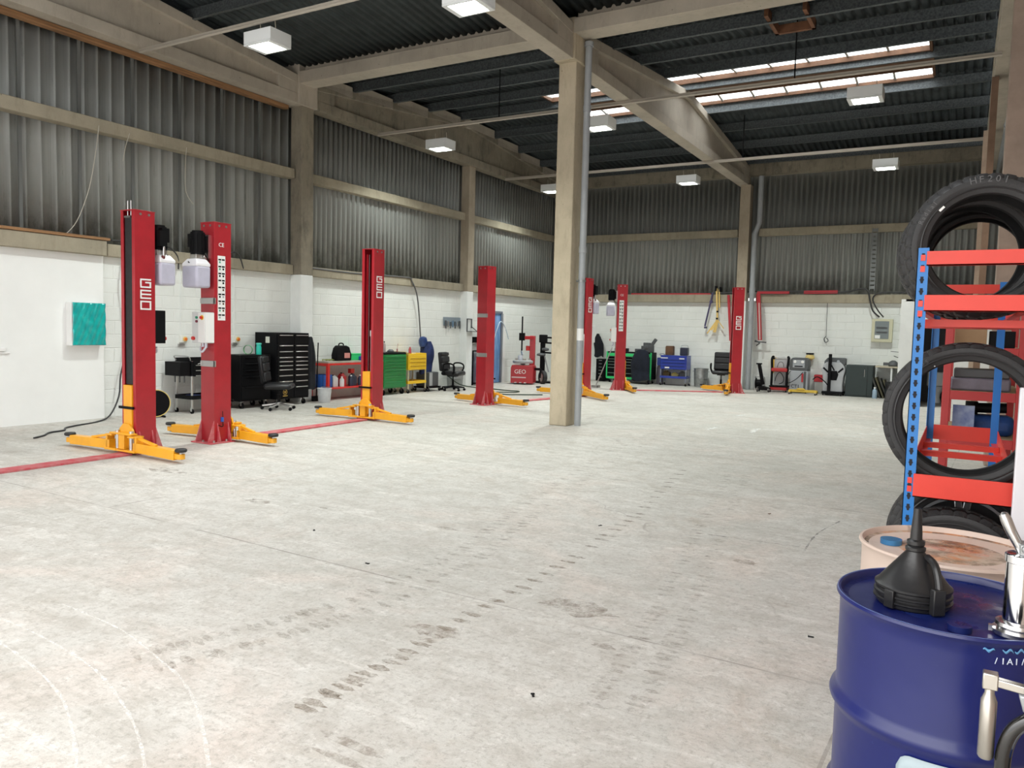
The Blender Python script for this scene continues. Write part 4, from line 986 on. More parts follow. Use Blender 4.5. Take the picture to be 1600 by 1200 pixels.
part('pedal', G().box(-.20, -.14, -.40, -.30, .05, .07).box(-.06, 0, -.40, -.30, .05, .07).box(.08, .14, -.40, -.30, .05, .07), STEEL, t)
part('bead_breaker', G().bar((.33, 0, .45), (.52, -.05, .45), .07, .07).bar((.52, -.05, .45), (.50, -.1, .2), .05, .05), BLK, t, bevel=.006)
text('lettering', 'GEO', .17, (-.05, -.303, .37), (PI/2, 0, 0), WHT, t, .002)['label'] = 'white GEO lettering'
part('stripe', G().box(-.30, .12, -.303, -.30, .19, .225), mat('stripe_pink', (.6, .45, .45), .5), t)
part('soap_box', G().box(.02, .12, .20, .30, .98, 1.12), SRED, t, bevel=.01)
one('cleaning_jar', G().lathe([(.06, 0), (.07, .02), (.07, .12), (.06, .15), (0, .15)], n=18), mat('pale_jar', (.68, .70, .78), .4), 'pale blue white tub standing on the tyre changer turntable', 'tub', (-11.28, 20.08, .701))
t = thing('tyre_helper_arm', (-11.05, 21.05, 0), 'black bead press tower with side arms half hidden by the pillar', 'bead press', .35)
part('column', G().box(-.07, .07, -.07, .07, 0, 1.42), BLK, t, bevel=.01)
part('head', G().box(-.11, .13, -.10, .10, 1.22, 1.46), BLK, t, bevel=.02)
for z, l_ in ((1.38, .62), (1.22, .50), (.92, .55)): part('side_arm', G().bar((.05, 0, z), (l_, -.04, z-.02), .05, .05), BLK, t, bevel=.008)
part('roller', G().lathe([(.03, -.05), (.12, -.03), (.14, 0), (.12, .03), (.03, .05)], (-.02, -.20, .86), 20), DGREY, t)
part('roller', G().lathe([(.03, -.05), (.10, -.03), (.11, 0), (.10, .03), (.03, .05)], (.10, -.14, 1.02), 20), DGREY, t)
part('lever', G().bar((.05, -.12, .9), (.22, -.2, .35), .035, .03), GREY, t)
part('foot', G().box(-.25, .35, -.2, .2, 0, .05), BLK, t, bevel=.006)
t = thing('alloy_wheel', (-10.80, 20.62, .20), 'small silver wheel leaning at the foot of the black bead press', 'wheel', .9)
part('tyre', G().lathe([(.13, -.06), (.17, -.075), (.20, -.05), (.20, .05), (.17, .075), (.13, .06)], n=30, axis='x', close=True), RUB, t)
part('rim', G().lathe([(.12, -.05), (.13, -.05), (.13, .05), (.02, .03), (.0, .03)], n=30, axis='x'), mat('rim_silver', (.6, .6, .6), .3, .7), t)
t = thing('wheel_balancer', (-10.75, 21.95, 0), 'dark wheel balancer behind the bead press and the pillar', 'wheel balancer', .3)
part('cabinet', G().box(-.32, .32, -.2, .25, .02, .78), BLK, t, bevel=.02)
part('spindle', G().cyl((0, -.2, .62), (0, -.42, .62), .03, n=14).cyl((0, -.22, .62), (0, -.26, .62), .11, n=20), STEEL, t)
part('wheel_guard', G().lathe([(.30, -.12), (.33, -.12), (.33, .12), (.30, .12)], (.1, -.2, .80), 28, 'y', close=True), BLK, t)

# ================================================================== THINGS ALONG THE BACK WALL
YW = 23.8
chest('small_drawer_cabinet', (-10.10, 23.45, 0), 0, 'small black drawer cabinet left of the green framed chest', .32, .40, .02, .72, BLK, [1]*6, hm=STEEL, handle_w=.35, casters=False)
drape('jacket', (-10.35, 23.62, .78), 0, 'black jacket hanging on the back wall behind the drawer cabinet', 'jacket', .34, .75, CLOTH, .14, 12, .3)
gch = chest('green_framed_chest', (-9.10, 23.40, 0), 0, 'wide black tool chest with bright green frame and a coat draped over it', 1.46, .52, .14, .98, BLK, [1, .8, .8, .9, .9, 1.6, 1.4], hm=mat('drawer_edge', (.22, .28, .25), .4, .5), frame=LGREEN, split=.42, handle_w=.92)
part('front_strip', G().box(-.71, .71, -.31, -.28, .84, .93), LGREEN, gch, bevel=.003)['label'] = 'bright green strip'
drape('coat', (-8.62, 22.98, .12), .0, 'dark navy coat draped down the front of the green framed chest', 'coat', .62, .95, mat('navy_coat', (.010, .014, .028), .95, noise=.4, nscale=8, bump=.6, bscale=14), .22, 21, .62)
one('storage_case', G().box(-.2, .2, -.12, .12, 0, .10), BLK, 'flat black case at the left end on top of the green framed chest', 'case', (-9.45, 23.42, .985), bevel=.01)
one('power_tool', G().box(-.18, .14, -.07, .07, .0, .10).box(.02, .24, -.05, .05, .10, .2), DGREY, 'dark power tool lying on the coat end of the green framed chest', 'power tool', (-8.80, 23.40, .985), bevel=.012)
one('power_tool', G().box(-.13, .13, -.06, .06, .0, .22).bar((.05, 0, .2), (.2, 0, .42), .09, .09).box(-.2, .02, -.05, .05, .18, .30), DGREY, 'taller dark impact gun at the right end of the green framed chest', 'power tool', (-8.52, 23.42, .985), bevel=.012)
one('trolley_jack_handle', G().cyl((0, 0, .05), (.28, .45, 1.15), .016, n=8).box(-.09, .09, -.12, .12, 0, .07).cyl((-.09, -.08, .035), (.09, -.08, .035), .035, n=14), mat('jack_metal', (.35, .33, .32), .4, .7), 'long jack handle leaning up beside the pictogram post', 'jack', (-9.05, 20.55, 0), bevel=.003)
one('canister', G().lathe([(.09, 0), (.10, .02), (.10, .52), (.06, .60), (0, .60)], n=24), mat('canister_grey', (.22, .2, .25), .4), 'slim grey canister between the green framed chest and the blue trolley', 'canister', (-8.23, 23.62, 0))
t = cart('blue_tool_trolley', (-7.66, 23.40, 0), 0, 'blue tool trolley with loaded lower tray against the back wall', .82, .42, .88, .24, BLUE, legm=mat('blue_grey_leg', (.25, .28, .36), .4, .5), boxm=mat('dark_blue_lip', (.01, .03, .18), .4), deep=.38, drawers=4, sidebox=(-.53, -.42, -.18, .18, .60, .84))
part('sticker', G().box(-.40, -.18, -.225, -.221, .83, .855).box(.18, .34, -.225, -.221, .82, .85).box(-.26, -.12, -.234, -.23, .53, .57), WHT, t)
one('battery', G().box(-.12, .12, -.09, .09, 0, .26).box(-.11, .11, -.08, .08, .26, .28), DTIMBER, 'brown and black battery pack on the left of the blue trolley top', 'battery', (-7.86, 23.42, .93), bevel=.012)
t = thing('site_radio', (-7.40, 23.42, .93), 'black and blue box radio with white carry handle on the blue trolley', 'radio')
part('body', G().box(-.12, .12, -.09, .09, 0, .24), mat('radio_dark', (.02, .025, .05), .35), t, bevel=.02)
part('handle', G().tube([(-.09, 0, .23), (-.09, 0, .31), (.09, 0, .31), (.09, 0, .23)], .014, 8, 6), mat('pale_handle', (.55, .58, .58), .4), t)
for i, (x, m_, lb) in enumerate(((-7.92, mat('bag_brown', (.12, .08, .03), .7), 'brown tool bag at the left of the blue trolley lower tray'), (-7.66, mat('grinder_yellow', (.5, .42, .12), .5), 'yellowish power tool in the middle of the blue trolley lower tray'), (-7.42, DGREY, 'dark power tool at the right of the blue trolley lower tray'))):
    g = G().box(-.10, .10, -.08, .08, 0, .12+.03*(i != 1)).prism([(-.08, .12), (.07, .12), (.02, .2 if i != 1 else .15), (-.05, .2 if i != 1 else .15)], -.05, .05, 'xz')
    one('tray_tool', g, m_, lb, 'power tool', (x, 23.38, .254), .2*i, bevel=.012)
bin_((-6.86, 23.42, 0), 'galvanised dustbin standing against the back wall left of the office chair', .215, .56)
office_chair((-6.15, 23.05, 0), .15, 'black padded leather office chair behind the red post at the back wall', 1.08)
# on and above the sill beam
def redbar(a, b, w, h, lb): return one('red_bar', G().bar(a, b, w, h), mat('bar_red', (.42, .02, .03), .45), lb, 'bar', bevel=.004)
redbar((-9.3, 23.70, 2.82), (-6.75, 23.70, 2.82), .05, .04, 'long thin red bar lying on the back wall sill beam')
redbar((-6.18, 23.60, 2.78), (-6.06, 23.60, 1.42), .05, .07, 'red bar hanging down just left of the last red post')
redbar((-6.05, 23.60, 2.6), (-5.97, 23.60, 1.42), .04, .03, 'thinner red bar hanging beside the red bar left of the last post')
t = thing('red_hoist_arm', (-5.18, 23.6, 0), 'red hanging hoist arm with dark hooks right of the grey wall pipe', 'hoist arm')
part('upright', G().bar((-.13, 0, 2.84), (-.02, 0, 1.46), .055, .11), mat('bar_red', (.42, .02, .03), .45), t, bevel=.004)
part('rail', G().bar((-.16, 0, 2.85), (.74, 0, 2.85), .06, .07), mat('bar_red', (.42, .02, .03), .45), t, bevel=.004)
part('pale_strip', G().bar((-.09, -.04, 2.55), (-.015, -.04, 1.48), .01, .035), mat('strip_pink', (.65, .45, .42), .5), t)
part('hook', G().bar((-.17, 0, 1.42), (.16, 0, 1.40), .03, .035).bar((-.16, -.02, 1.45), (-.02, -.02, 1.38), .03, .03).bar((-.02, -.02, 1.38), (-.10, -.08, 1.30), .03, .03), DGREY, t)
redbar((-4.05, 23.66, 2.86), (-3.15, 23.66, 2.87), .08, .09, 'short thick red bar lying on the sill above the machines')
t = thing('hanging_tripod', (-6.50, 23.62, 0), 'yellow tripod tool hanging from black hooks on the back wall', 'hanging tool')
YT = mat('faded_yellow', (.72, .50, .16), .5)
part('strap', G().bar((-.05, 0, 2.98), (.01, 0, 2.05), .03, .05).bar((.03, 0, 2.95), (.06, 0, 2.4), .03, .04), YT, t, bevel=.003)
part('hook', G().box(-.10, -.04, -.03, .08, 2.9, 3.05).box(.03, .09, -.03, .08, 2.88, 3.02).box(-.02, .03, -.03, .02, 2.26, 2.31).box(-.03, .03, -.03, .02, 2.05, 2.1), BLK, t, bevel=.006)
for a, b, w in (((.01, 0, 2.04), (-.28, -.02, 1.62), .035), ((.01, 0, 2.04), (-.06, -.03, 1.66), .09), ((.01, 0, 2.04), (-.15, -.03, 1.72), .05), ((.03, 0, 2.02), (.22, -.02, 1.78), .02)):
    part('leg', G().bar(a, b, .03, w), YT, t, bevel=.003)
one('ratchet_pole', G().bar((-6.66, 23.62, 2.86), (-6.86, 23.62, 1.84), .03, .045).cyl((-6.88, 23.62, 1.80), (-6.80, 23.62, 1.80), .03, n=10).cyl((-6.70, 23.6, 2.58), (-6.70, 23.66, 2.58), .05, n=12), mat('pole_violet', (.06, .05, .12), .4), 'dark violet pole hanging left of the yellow tripod tool', 'pole')
one('hanging_hook', G().tube([(-3.41, 23.72, 2.80), (-3.41, 23.70, 2.4), (-3.40, 23.70, 1.62)], .008, 6).tube([(-3.40, 23.70, 1.62), (-3.45, 23.7, 1.55), (-3.41, 23.7, 1.45), (-3.34, 23.7, 1.50), (-3.39, 23.7, 1.58)], .013, 8), DGREY, 'thin cord with a metal hook hanging on the back wall above the machines', 'hook')
g = G().tube([(-6.6, 23.64, 2.83), (-5.9, 23.64, 2.86), (-5.0, 23.64, 2.90), (-4.0, 23.64, 2.87), (-3.0, 23.64, 2.86), (-2.6, 23.64, 2.95), (-2.38, 23.62, 2.90), (-2.30, 23.60, 2.6), (-2.22, 23.60, 2.35), (-2.05, 23.62, 2.18)], .022, 8)
one('power_cable', g, CBL, 'thick black cable running along the sill and down into the fuse board', 'cable')
g = G().tube([(.2, 23.64, 2.84), (-1.2, 23.64, 2.84), (-2.0, 23.62, 2.85), (-2.24, 23.60, 2.7), (-2.12, 23.60, 2.4), (-1.95, 23.62, 2.18)], .018, 8)
one('power_cable', g, CBL, 'second black cable coming from the right into the fuse board', 'cable')
t = thing('cable_tray', (-2.28, 23.66, 0), 'thin galvanised cable tray running up the cladding above the fuse board', 'cable tray')
part('side_rail', G().box(-.07, -.055, -.04, 0, 2.9, 4.6).box(.055, .07, -.04, 0, 2.9, 4.6), mat('tray_grey', (.22, .23, .23), .6), t)
for k in range(14): part('rung', G().box(-.055, .055, -.02, -.005, 2.95+k*.12, 3.03+k*.12), mat('tray_grey', (.22, .23, .23), .6), t)
t = thing('fuse_board', (-1.97, 23.8, 1.50), 'cream fuse board cabinet with dark glass door on the back wall', 'fuse board')
part('cabinet', G().box(-.26, .26, -.16, 0, 0, .63), CREAM, t, bevel=.01)
part('glass_door', G().box(-.18, .17, -.168, -.16, .09, .57), mat('fuse_glass', (.10, .13, .13), .15), t)
part('switch_row', G().box(-.14, .13, -.171, -.168, .36, .42).box(-.14, .13, -.171, -.168, .24, .29), DGREY, t)
part('paper_label', G().box(-.17, -.04, -.172, -.168, .10, .19), WHT, t)
# workshop machines right of the pipe
t = thing('cable_reel', (-5.12, 23.40, 0), 'dark cable reel on the floor right of the grey wall pipe', 'cable reel')
part('drum', G().lathe([(.04, -.10), (.15, -.10), (.15, -.08), (.11, -.07), (.11, .07), (.15, .08), (.15, .10), (.04, .10)], (0, 0, .21), 28, 'x'), BLK, t)
part('frame', G().tube([(-.13, -.14, .01), (-.13, -.10, .3), (-.13, .0, .40), (-.13, .10, .3), (-.13, .14, .01)], .012, 6).tube([(.13, -.14, .01), (.13, -.10, .3), (.13, .0, .40), (.13, .10, .3), (.13, .14, .01)], .012, 6).cyl((-.13, 0, .40), (.13, 0, .40), .012, n=8), GREY, t)
t = thing('transmission_jack', (-4.93, 22.75, 0), 'black long-handled trolley jack with upright handle', 'trolley jack')
part('handle', G().bar((.0, .25, .2), (-.14, .30, .78), .06, .09), BLK, t, bevel=.01)
part('grip', G().cyl((-.22, .30, .79), (-.06, .30, .79), .022, n=12), BLK, t)
part('body', G().prism([(-.12, .05), (.22, .05), (.22, .12), (.02, .17), (-.12, .12)], .05, .25, 'xz'), BLK, t, bevel=.01)
for x, y in ((-.10, .03), (-.10, .27), (.20, .05), (.20, .25)): caster(t, x, y, .04)
one('hanging_tool', G().box(-.06, .06, -.04, .04, 0, .30).bar((-.03, 0, .0), (.03, 0, -.15), .03, .05), mat('yellow_tool', (.70, .42, .05), .5), 'yellow tool hanging on the back wall behind the black jack handle', 'tool', (-4.80, 23.72, .66), bevel=.01)
t = thing('service_machine', (-4.55, 23.35, 0), 'red and black open frame service machine with upright side frames', 'service machine')
part('base', G().box(-.22, .24, -.22, .2, .05, .15), mat('machine_red', (.42, .02, .02), .4), t, bevel=.02)
part('base_trim', G().box(-.24, .26, -.23, .2, .14, .18), BLK, t, bevel=.01)
for x in (-.20, .22): part('side_frame', G().tube([(x, -.1, .15), (x, -.08, .6), (x+.02*(1 if x > 0 else -1), -.06, .92), (x, .0, 1.0), (x, .12, .95)], .035, 10), BLK, t)
part('middle_shelf', G().box(-.21, .23, -.16, .16, .58, .68), mat('machine_red', (.42, .02, .02), .4), t, bevel=.02)
part('back_panel', G().box(-.17, .19, .05, .09, .2, .58).box(-.17, .19, .05, .09, .68, .95), mat('pale_grey_panel', (.45, .46, .47), .4), t)
part('top_bar', G().cyl((-.20, .02, .99), (.22, .02, .99), .014, n=8), STEEL, t)
part('hose', G().tube([(-.12, 0, .3), (-.08, -.06, .45), (.02, -.08, .56), (.12, -.05, .42), (.1, -.02, .28), (.0, -.05, .22)], .009, 6).tube([(-.08, 0, .7), (-.02, -.04, .84), (.08, -.04, .84), (.1, 0, .72)], .008, 6), BLK, t)
for x in (-.2, .22): caster(t, x, -.16, .035)
t = thing('aircon_machine', (-4.00, 23.38, 0), 'grey CT1 service machine with two round gauges and a silver face', 'service machine')
SIL = mat('silver_plastic', (.33, .35, .38), .35)
part('body', G().prism([(-.24, .06), (.25, .06), (.25, .60), (.22, .64), (-.22, .64), (-.24, .60)], -.20, .18, 'xz'), SIL, t, bevel=.015)
part('side_stripe', G().box(.14, .20, -.207, -.2, .08, .62), DGREY, t)
part('neck', G().box(-.20, .20, -.14, .16, .60, .70), DGREY, t, bevel=.01)
part('control_head', G().prism([(-.26, .64), (.24, .64), (.27, .78), (.25, .94), (.18, 1.0), (-.18, 1.0), (-.25, .94), (-.27, .78)], -.20, .14, 'xz'), DGREY, t, bevel=.02)
part('screen', G().box(-.17, .15, -.21, -.2, .72, .94), SIL, t, bevel=.004)
for x in (-.11, .09): part('gauge', G().lathe([(.0, -.018), (.035, -.018), (.042, -.01), (.042, 0)], (x, -.21, .885), 20, 'y'), WHT, t)
part('button_row', G().box(-.12, .10, -.216, -.21, .745, .775), BLK, t)
part('red_valve', G().box(.08, .13, -.225, -.2, .32, .56), mat('valve_red', (.45, .02, .03), .4), t, bevel=.005)
text('lettering', 'CT1', .13, (-.08, -.205, .19), (PI/2, 0, 0), BLK, t, .002)['label'] = 'black CT1 lettering'
part('hose', G().tube([(-.22, -.2, .62), (-.28, -.24, .5), (-.27, -.24, .28), (-.05, -.26, .4), (.12, -.25, .6)], .009, 6), BLK, t)
for x in (-.2, .2): caster(t, x, -.16, .03)
t = thing('drain_funnel', (-3.80, 23.66, .0), 'yellow domed oil drainer with flat black cap standing behind the CT1 machine', 'oil drainer')
part('stem', G().cyl((0, 0, 0), (0, 0, .95), .03, n=14), DGREY, t)
part('dome', G().lathe([(.0, .72), (.03, .92), (.13, .98), (.125, 1.02), (.10, 1.08), (.0, 1.09)], n=24), mat('brass_yellow', (.68, .52, .18), .4), t)
part('cap', G().box(-.10, .10, -.07, .07, 1.09, 1.135), BLK, t, bevel=.01)
t = thing('parts_dolly', (-3.78, 22.75, 0), 'low yellow dolly on small castors in front of the CT1 machine', 'dolly')
part('frame', G().box(-.38, .36, -.03, .03, .06, .13).box(-.38, -.32, -.15, .15, .05, .10).box(.30, .36, -.15, .15, .05, .10).prism([(-.2, .13), (.05, .13), (.0, .17), (-.15, .17)], -.05, .05, 'xz'), mat('dolly_yellow', (.62, .42, .05), .5), t, bevel=.006)
for x in (-.35, .33):
    for y in (-.13, .13): caster(t, x, y, .028)
one('red_crate', G().box(-.17, .17, -.12, .12, 0, .20), mat('crate_red', (.48, .02, .03), .5), 'red box on top of the white box between the two grey machines', 'box', (-3.46, 23.58, .331), bevel=.01)
one('white_container', G().box(-.15, .15, -.13, .13, 0, .33), mat('off_white', (.40, .40, .38), .5), 'off white container on the floor between the two grey machines', 'container', (-3.46, 23.58, 0), bevel=.02)
t = thing('fluid_machine', (-3.08, 23.25, 0), 'silver and black waisted service machine with a dark vertical hose mast', 'service machine')
prof = [(-.26, .10), (.26, .10), (.25, .30), (.27, .55), (.31, .72), (.26, .84), (.18, .92), (-.18, .92), (-.26, .84), (-.31, .72), (-.27, .55), (-.25, .30)]
part('shell', G().prism(prof, -.20, .18, 'xz'), mat('pale_silver', (.40, .41, .43), .35), t, bevel=.02)
part('dark_inset', G().prism([(-.10, .42), (.10, .42), (.14, .58), (.10, .68), (-.10, .68), (-.14, .58)], -.208, -.2, 'xz').prism([(.14, .62), (.27, .74), (.24, .78), (.12, .66)], -.208, -.2, 'xz').prism([(-.14, .62), (-.27, .74), (-.24, .78), (-.12, .66)], -.208, -.2, 'xz'), BLK, t)
part('head', G().prism([(-.24, .84), (.30, .84), (.30, 1.02), (.26, 1.04), (-.16, 1.04), (-.24, .94)], -.18, .14, 'xz'), DGREY, t, bevel=.02)
for x in (-.10, .12): part('gauge', G().lathe([(.0, -.018), (.035, -.018), (.04, -.01), (.04, 0)], (x, -.18, .94), 18, 'y'), SIL, t)
part('mast', G().box(-.12, -.04, -.30, -.22, .06, 1.14), BLK, t, bevel=.01)
part('base', G().box(-.26, .28, -.32, .22, .04, .12), BLK, t, bevel=.02)
part('hose', G().tube([(-.08, -.3, .25), (-.2, -.36, .40), (-.38, -.34, .50), (-.5, -.3, .42)], .014, 8).tube([(-.08, -.3, .9), (-.0, -.34, .78), (.04, -.3, .7)], .018, 8), BLK, t)
for x in (-.22, .24):
    for y in (-.28, .16): caster(t, x, y, .03)
t = thing('dark_cabinet', (-2.42, 23.38, 0), 'dark grey green floor cabinet with a slim handle', 'cabinet')
part('body', G().box(-.34, .34, -.28, .30, .0, .86), mat('cabinet_dark', (.022, .034, .034), .55), t, bevel=.006)
dr2 = part('door', G().box(-.325, .20, -.295, -.28, .04, .83), mat('cabinet_dark', (.022, .034, .034), .55), t, bevel=.004)
part('handle', G().cyl((.13, -.31, .55), (.13, -.31, .75), .009, n=8), STEEL, dr2)
part('door', G().box(.21, .325, -.295, -.28, .04, .83), mat('cabinet_dark', (.022, .034, .034), .55), t, bevel=.004)
for k in range(4):
    g = G().box(-.02, .02, -.25, .25, 0, .62-.03*k, Matrix.Rotation(-.38, 3, 'Y'), (0, 0, 0))
    one('leaning_panel', g, mat('panel_dark%d' % (k % 2), (.05+.04*(k % 2), .05+.03*(k % 2), .045), .8), ['leaning dark panel nearest the dark cabinet', 'second leaning panel from the dark cabinet', 'third leaning panel from the dark cabinet', 'leaning dark panel nearest the desk end'][k], 'panel', (-1.88+.085*k, 23.35, .0), 0)
bottle((-2.0, 22.92, 0), .06, .30, mat('clear_blue', (.30, .40, .50), .2), 'clear bluish bottle on the floor before the leaning panels', cap=WHT)
t = thing('wall_desk', (-1.62, 23.45, 0), 'pale wooden desk top against the back wall beside the white partition', 'desk')
part('desk_top', G().box(-.42, .27, -.33, .33, .82, .86), mat('desk_wood', (.50, .44, .33), .6, noise=.2, nscale=4, stretch=(6, 1, 1)), t, bevel=.004)
part('end_panel', G().box(.23, .27, -.30, .30, 0, .82).box(-.04, 0, -.30, .30, 0, .82), WHITEP, t)
one('power_tool', G().lathe([(.0, 0), (.11, 0), (.13, .04), (.10, .12), (.04, .16), (0, .16)], n=20).box(-.24, -.08, -.05, .05, .02, .10), DGREY, 'dark round power tool lying on the pale desk', 'power tool', (-1.62, 23.3, .861), bevel=.006)
one('rubbish_sack', G().lathe([(.0, 0), (.17, .0), (.20, .12), (.19, .36), (.21, .44), (.14, .47), (.05, .43)], n=22), mat('sack_black', (.012, .012, .013), .35, bump=.8, bscale=12), 'black rubbish sack under the pale desk', 'sack', (-1.56, 22.85, 0))
one('desk_lamp', G().tube([(0, 0, 0), (.02, 0, .25), (.0, 0, .42), (-.05, 0, .52)], .012, 8).bar((-.28, 0, .40), (.02, 0, .38), .015, .015).bar((-.2, 0, .28), (.02, 0, .2), .02, .02).cyl((0, 0, 0), (0, 0, .02), .05, n=14), DGREY, 'thin dark lamp bracket standing at the right end of the pale desk', 'lamp', (-1.42, 23.3, .861))

# white partition of the corner washroom
PY = 21.0
wp = part('wall_partition', G().box(-1.36, -.96, PY, PY+.1, 0, 2.55).box(-.30, XR, PY, PY+.1, 0, 2.55).box(-.96, -.30, PY, PY+.1, 2.10, 2.55).box(-1.36, -1.26, PY+.1, YW, 0, 2.55), WHITEP); structure(wp)
d2 = part('door_2', G().box(-.98, -.92, PY-.02, PY+.12, 0, 2.10).box(-.34, -.28, PY-.02, PY+.12, 0, 2.10).box(-.98, -.28, PY-.02, PY+.12, 2.06, 2.12), WHT, bevel=.004); structure(d2)
bp = part('wall_washroom', G().box(-1.26, XR, YW-.9, YW-.8, 0, 2.55).box(-1.26, XR, PY, YW, 2.5, 2.55), mat('washroom_dark', (.10, .10, .105), .7)); structure(bp)
t = thing('toilet', (-.55, 22.5, 0), 'white toilet seen through the washroom doorway behind the tyre rack', 'toilet', .1)
part('bowl', G().lathe([(.10, 0), (.12, .02), (.09, .15), (.10, .25), (.18, .38), (.185, .40), (.15, .40), (.08, .28), (0, .27)], n=28), WHT, t)
part('cistern', G().box(-.2, .2, .18, .36, .42, .78), WHT, t, bevel=.02)
part('seat_lid', G().lathe([(.0, .40), (.19, .40), (.19, .42), (0, .425)], n=28), WHT, t)

# ================================================================== RIGHT FOREGROUND
def tyre(name, loc, rot, label, R=.30, rb=.208, w=.20, rim=False, seed=0, marks=None):
    t = bpy.data.objects.new(name, None); COL.objects.link(t); t.location = loc; t.rotation_euler = rot; tag(t, label, 'tyre')
    h = w/2
    prof = [(rb, -h*.80), (rb+.006, -h*.90), (rb+.03, -h*.97), (rb+(R-rb)*.45, -h*1.0), (rb+(R-rb)*.52, -h*1.012), (rb+(R-rb)*.70, -h*.97), (R-.022, -h*.90), (R-.006, -h*.80), (R-.002, -h*.62),
            (R-.001, -h*.44), (R-.009, -h*.43), (R-.009, -h*.36), (R, -h*.35), (R, -.006-h*.04), (R-.008, -.005-h*.03), (R-.008, .005+h*.03), (R, .006+h*.04), (R, h*.35), (R-.009, h*.36), (R-.009, h*.43), (R-.001, h*.44),
            (R-.002, h*.62), (R-.006, h*.80), (R-.022, h*.90), (rb+(R-rb)*.70, h*.97), (rb+(R-rb)*.52, h*1.012), (rb+(R-rb)*.45, h*1.0), (rb+.03, h*.97), (rb+.006, h*.90), (rb, h*.80),
            (rb+.004, h*.74), (rb+.02, h*.78), (R-.03, h*.80), (R-.016, h*.5), (R-.014, 0), (R-.016, -h*.5), (R-.03, -h*.80), (rb+.02, -h*.78), (rb+.004, -h*.74)]
    g = G(); n = 180; c = Vector((0, 0, 0)); rings = []
    for j, (r, y) in enumerate(prof):
        ring = []
        for k in range(n):
            rr = r
            if j in (6, 7, 8, 9, 20, 21, 22, 23) and k % 5 == 0: rr = r - .007
            if j in (12, 13, 16, 17) and (k + (2 if j > 14 else 0)) % 6 == 0: rr = r - .005
            a = 2*PI*k/n
            ring.append(g.bm.verts.new((rr*math.cos(a), y, rr*math.sin(a))))
        rings.append(ring)
    for A, B in zip(rings, rings[1:] + rings[:1]):
        for k in range(n): g._f([A[k], A[(k+1) % n], B[(k+1) % n], B[k]])
    part('tyre_body', g, mat('tyre_rubber', (.020, .020, .021), .55, noise=.35, nscale=6, bump=.15, bscale=140), t, sharp=28)
    # raised sidewall ring
    part('sidewall_rib', G().lathe([(rb+.024, -h*.975), (rb+.028, -h*1.01), (rb+.032, -h*.985)], n=90, axis='y', close=True), mat('tyre_rib', (.03, .03, .031), .45), t)
    if marks:
        for s_, a0, da, size, rr, m_ in marks:
            for i, ch in enumerate(s_):
                if ch == ' ': continue
                a = a0 - da*i
                o = text('sidewall_lettering', ch, size, (0, 0, 0), (0, 0, 0), m_, t, .0012)
                M = Matrix.Translation(Vector((rr*math.cos(a), -h*1.0, rr*math.sin(a)))) @ Matrix.Rotation(-(a-PI/2), 4, 'Y') @ Matrix.Rotation(PI/2, 4, 'X')
                o.matrix_local = M
    if rim:
        RIM = mat('alloy_silver', (.42, .43, .45), .28, .85)
        w_ = part('wheel_rim', G().lathe([(rb+.004, -h*.74), (rb-.004, -h*.84), (rb-.010, -h*.80), (rb-.018, -h*.55), (rb-.02, h*.7), (rb+.004, h*.76)], n=72, axis='y'), mat('dark_alloy', (.03, .03, .032), .3, .6), t)
        part('rim_edge', G().lathe([(rb+.002, -h*.80), (rb+.002, -h*.87), (rb-.010, -h*.87), (rb-.012, -h*.80)], n=72, axis='y', close=True), RIM, w_)
        for k in range(5):
            for s in (-.10, .10):
                a = 2*PI*k/5 + PI/2 + s; a1 = 2*PI*k/5 + PI/2 + s*.3
                part('spoke', G().bar((.05*math.cos(a1), -h*.55, .05*math.sin(a1)), ((rb-.012)*math.cos(a), -h*.70, (rb-.012)*math.sin(a)), .03, .02, (0, 1, 0)), RIM, w_, bevel=.004)
        part('hub', G().lathe([(.0, -h*.62), (.05, -h*.60), (.065, -h*.45), (.065, -h*.3)], n=30, axis='y'), RIM, w_)
    return t

# --- tyre rack
RO = mat('rack_orange', (.70, .048, .03), .42, noise=.08, nscale=6)
RB = mat('rack_blue', (.015, .17, .50), .4)
SLOT = mat('slot_dark', (.01, .012, .02), .8)
RX0, RX1, RY0, RY1 = -.185, .215, 3.60, 5.78
t = thing('tyre_rack', (0, 0, 0), 'narrow rack with blue slotted uprights and orange beams holding tyres', 'rack')
def upright(x, y, sx, sy, ztop=1.97):
    g = G().box(x, x+sx*.042, y, y+sy*.003, .0, ztop).box(x, x+sx*.003, y, y+sy*.042, 0, ztop)
    u = part('upright', g, RB, t)
    g = G(); yy = y - .0012*sy
    z = ztop - .035; k = 0
    while z > .08:
        q = x+sx*.021
        g.prism([(q-.0055, z+.013), (q+.0055, z+.013), (q+.0055, z+.004), (q+.009, z), (q+.0055, z-.005), (q+.0035, z-.014), (q-.0035, z-.014), (q-.0055, z-.005), (q-.009, z), (q-.0055, z+.004)], min(yy, y), max(yy, y), 'xz')
        z -= .0467
    part('slot_row', g, SLOT, u)
    g = G().box(x+sx*.012, x+sx*.03, y-.0025, y, ztop-.06, ztop-.035)
    return u
upright(RX0, RY0, 1, 1); upright(RX1+.085, RY0, -1, 1, 1.97); upright(RX0, RY1, 1, -1); upright(RX1, RY1, -1, -1)
LV = [(1.898, 1.955), (1.715, 1.78), (.955, 1.05), (.32, .40)]
for z0, z1 in LV:
    part('end_beam', G().box(RX0+.035, RX1+.06, RY0-.012, RY0-.0015, z0, z1).box(RX0+.035, RX1+.05, RY0-.012, RY0+.03, z0, z0+.004), RO, t)
    part('end_beam', G().box(RX0+.035, RX1-.035, RY1+.0015, RY1+.012, z0, z1), RO, t)
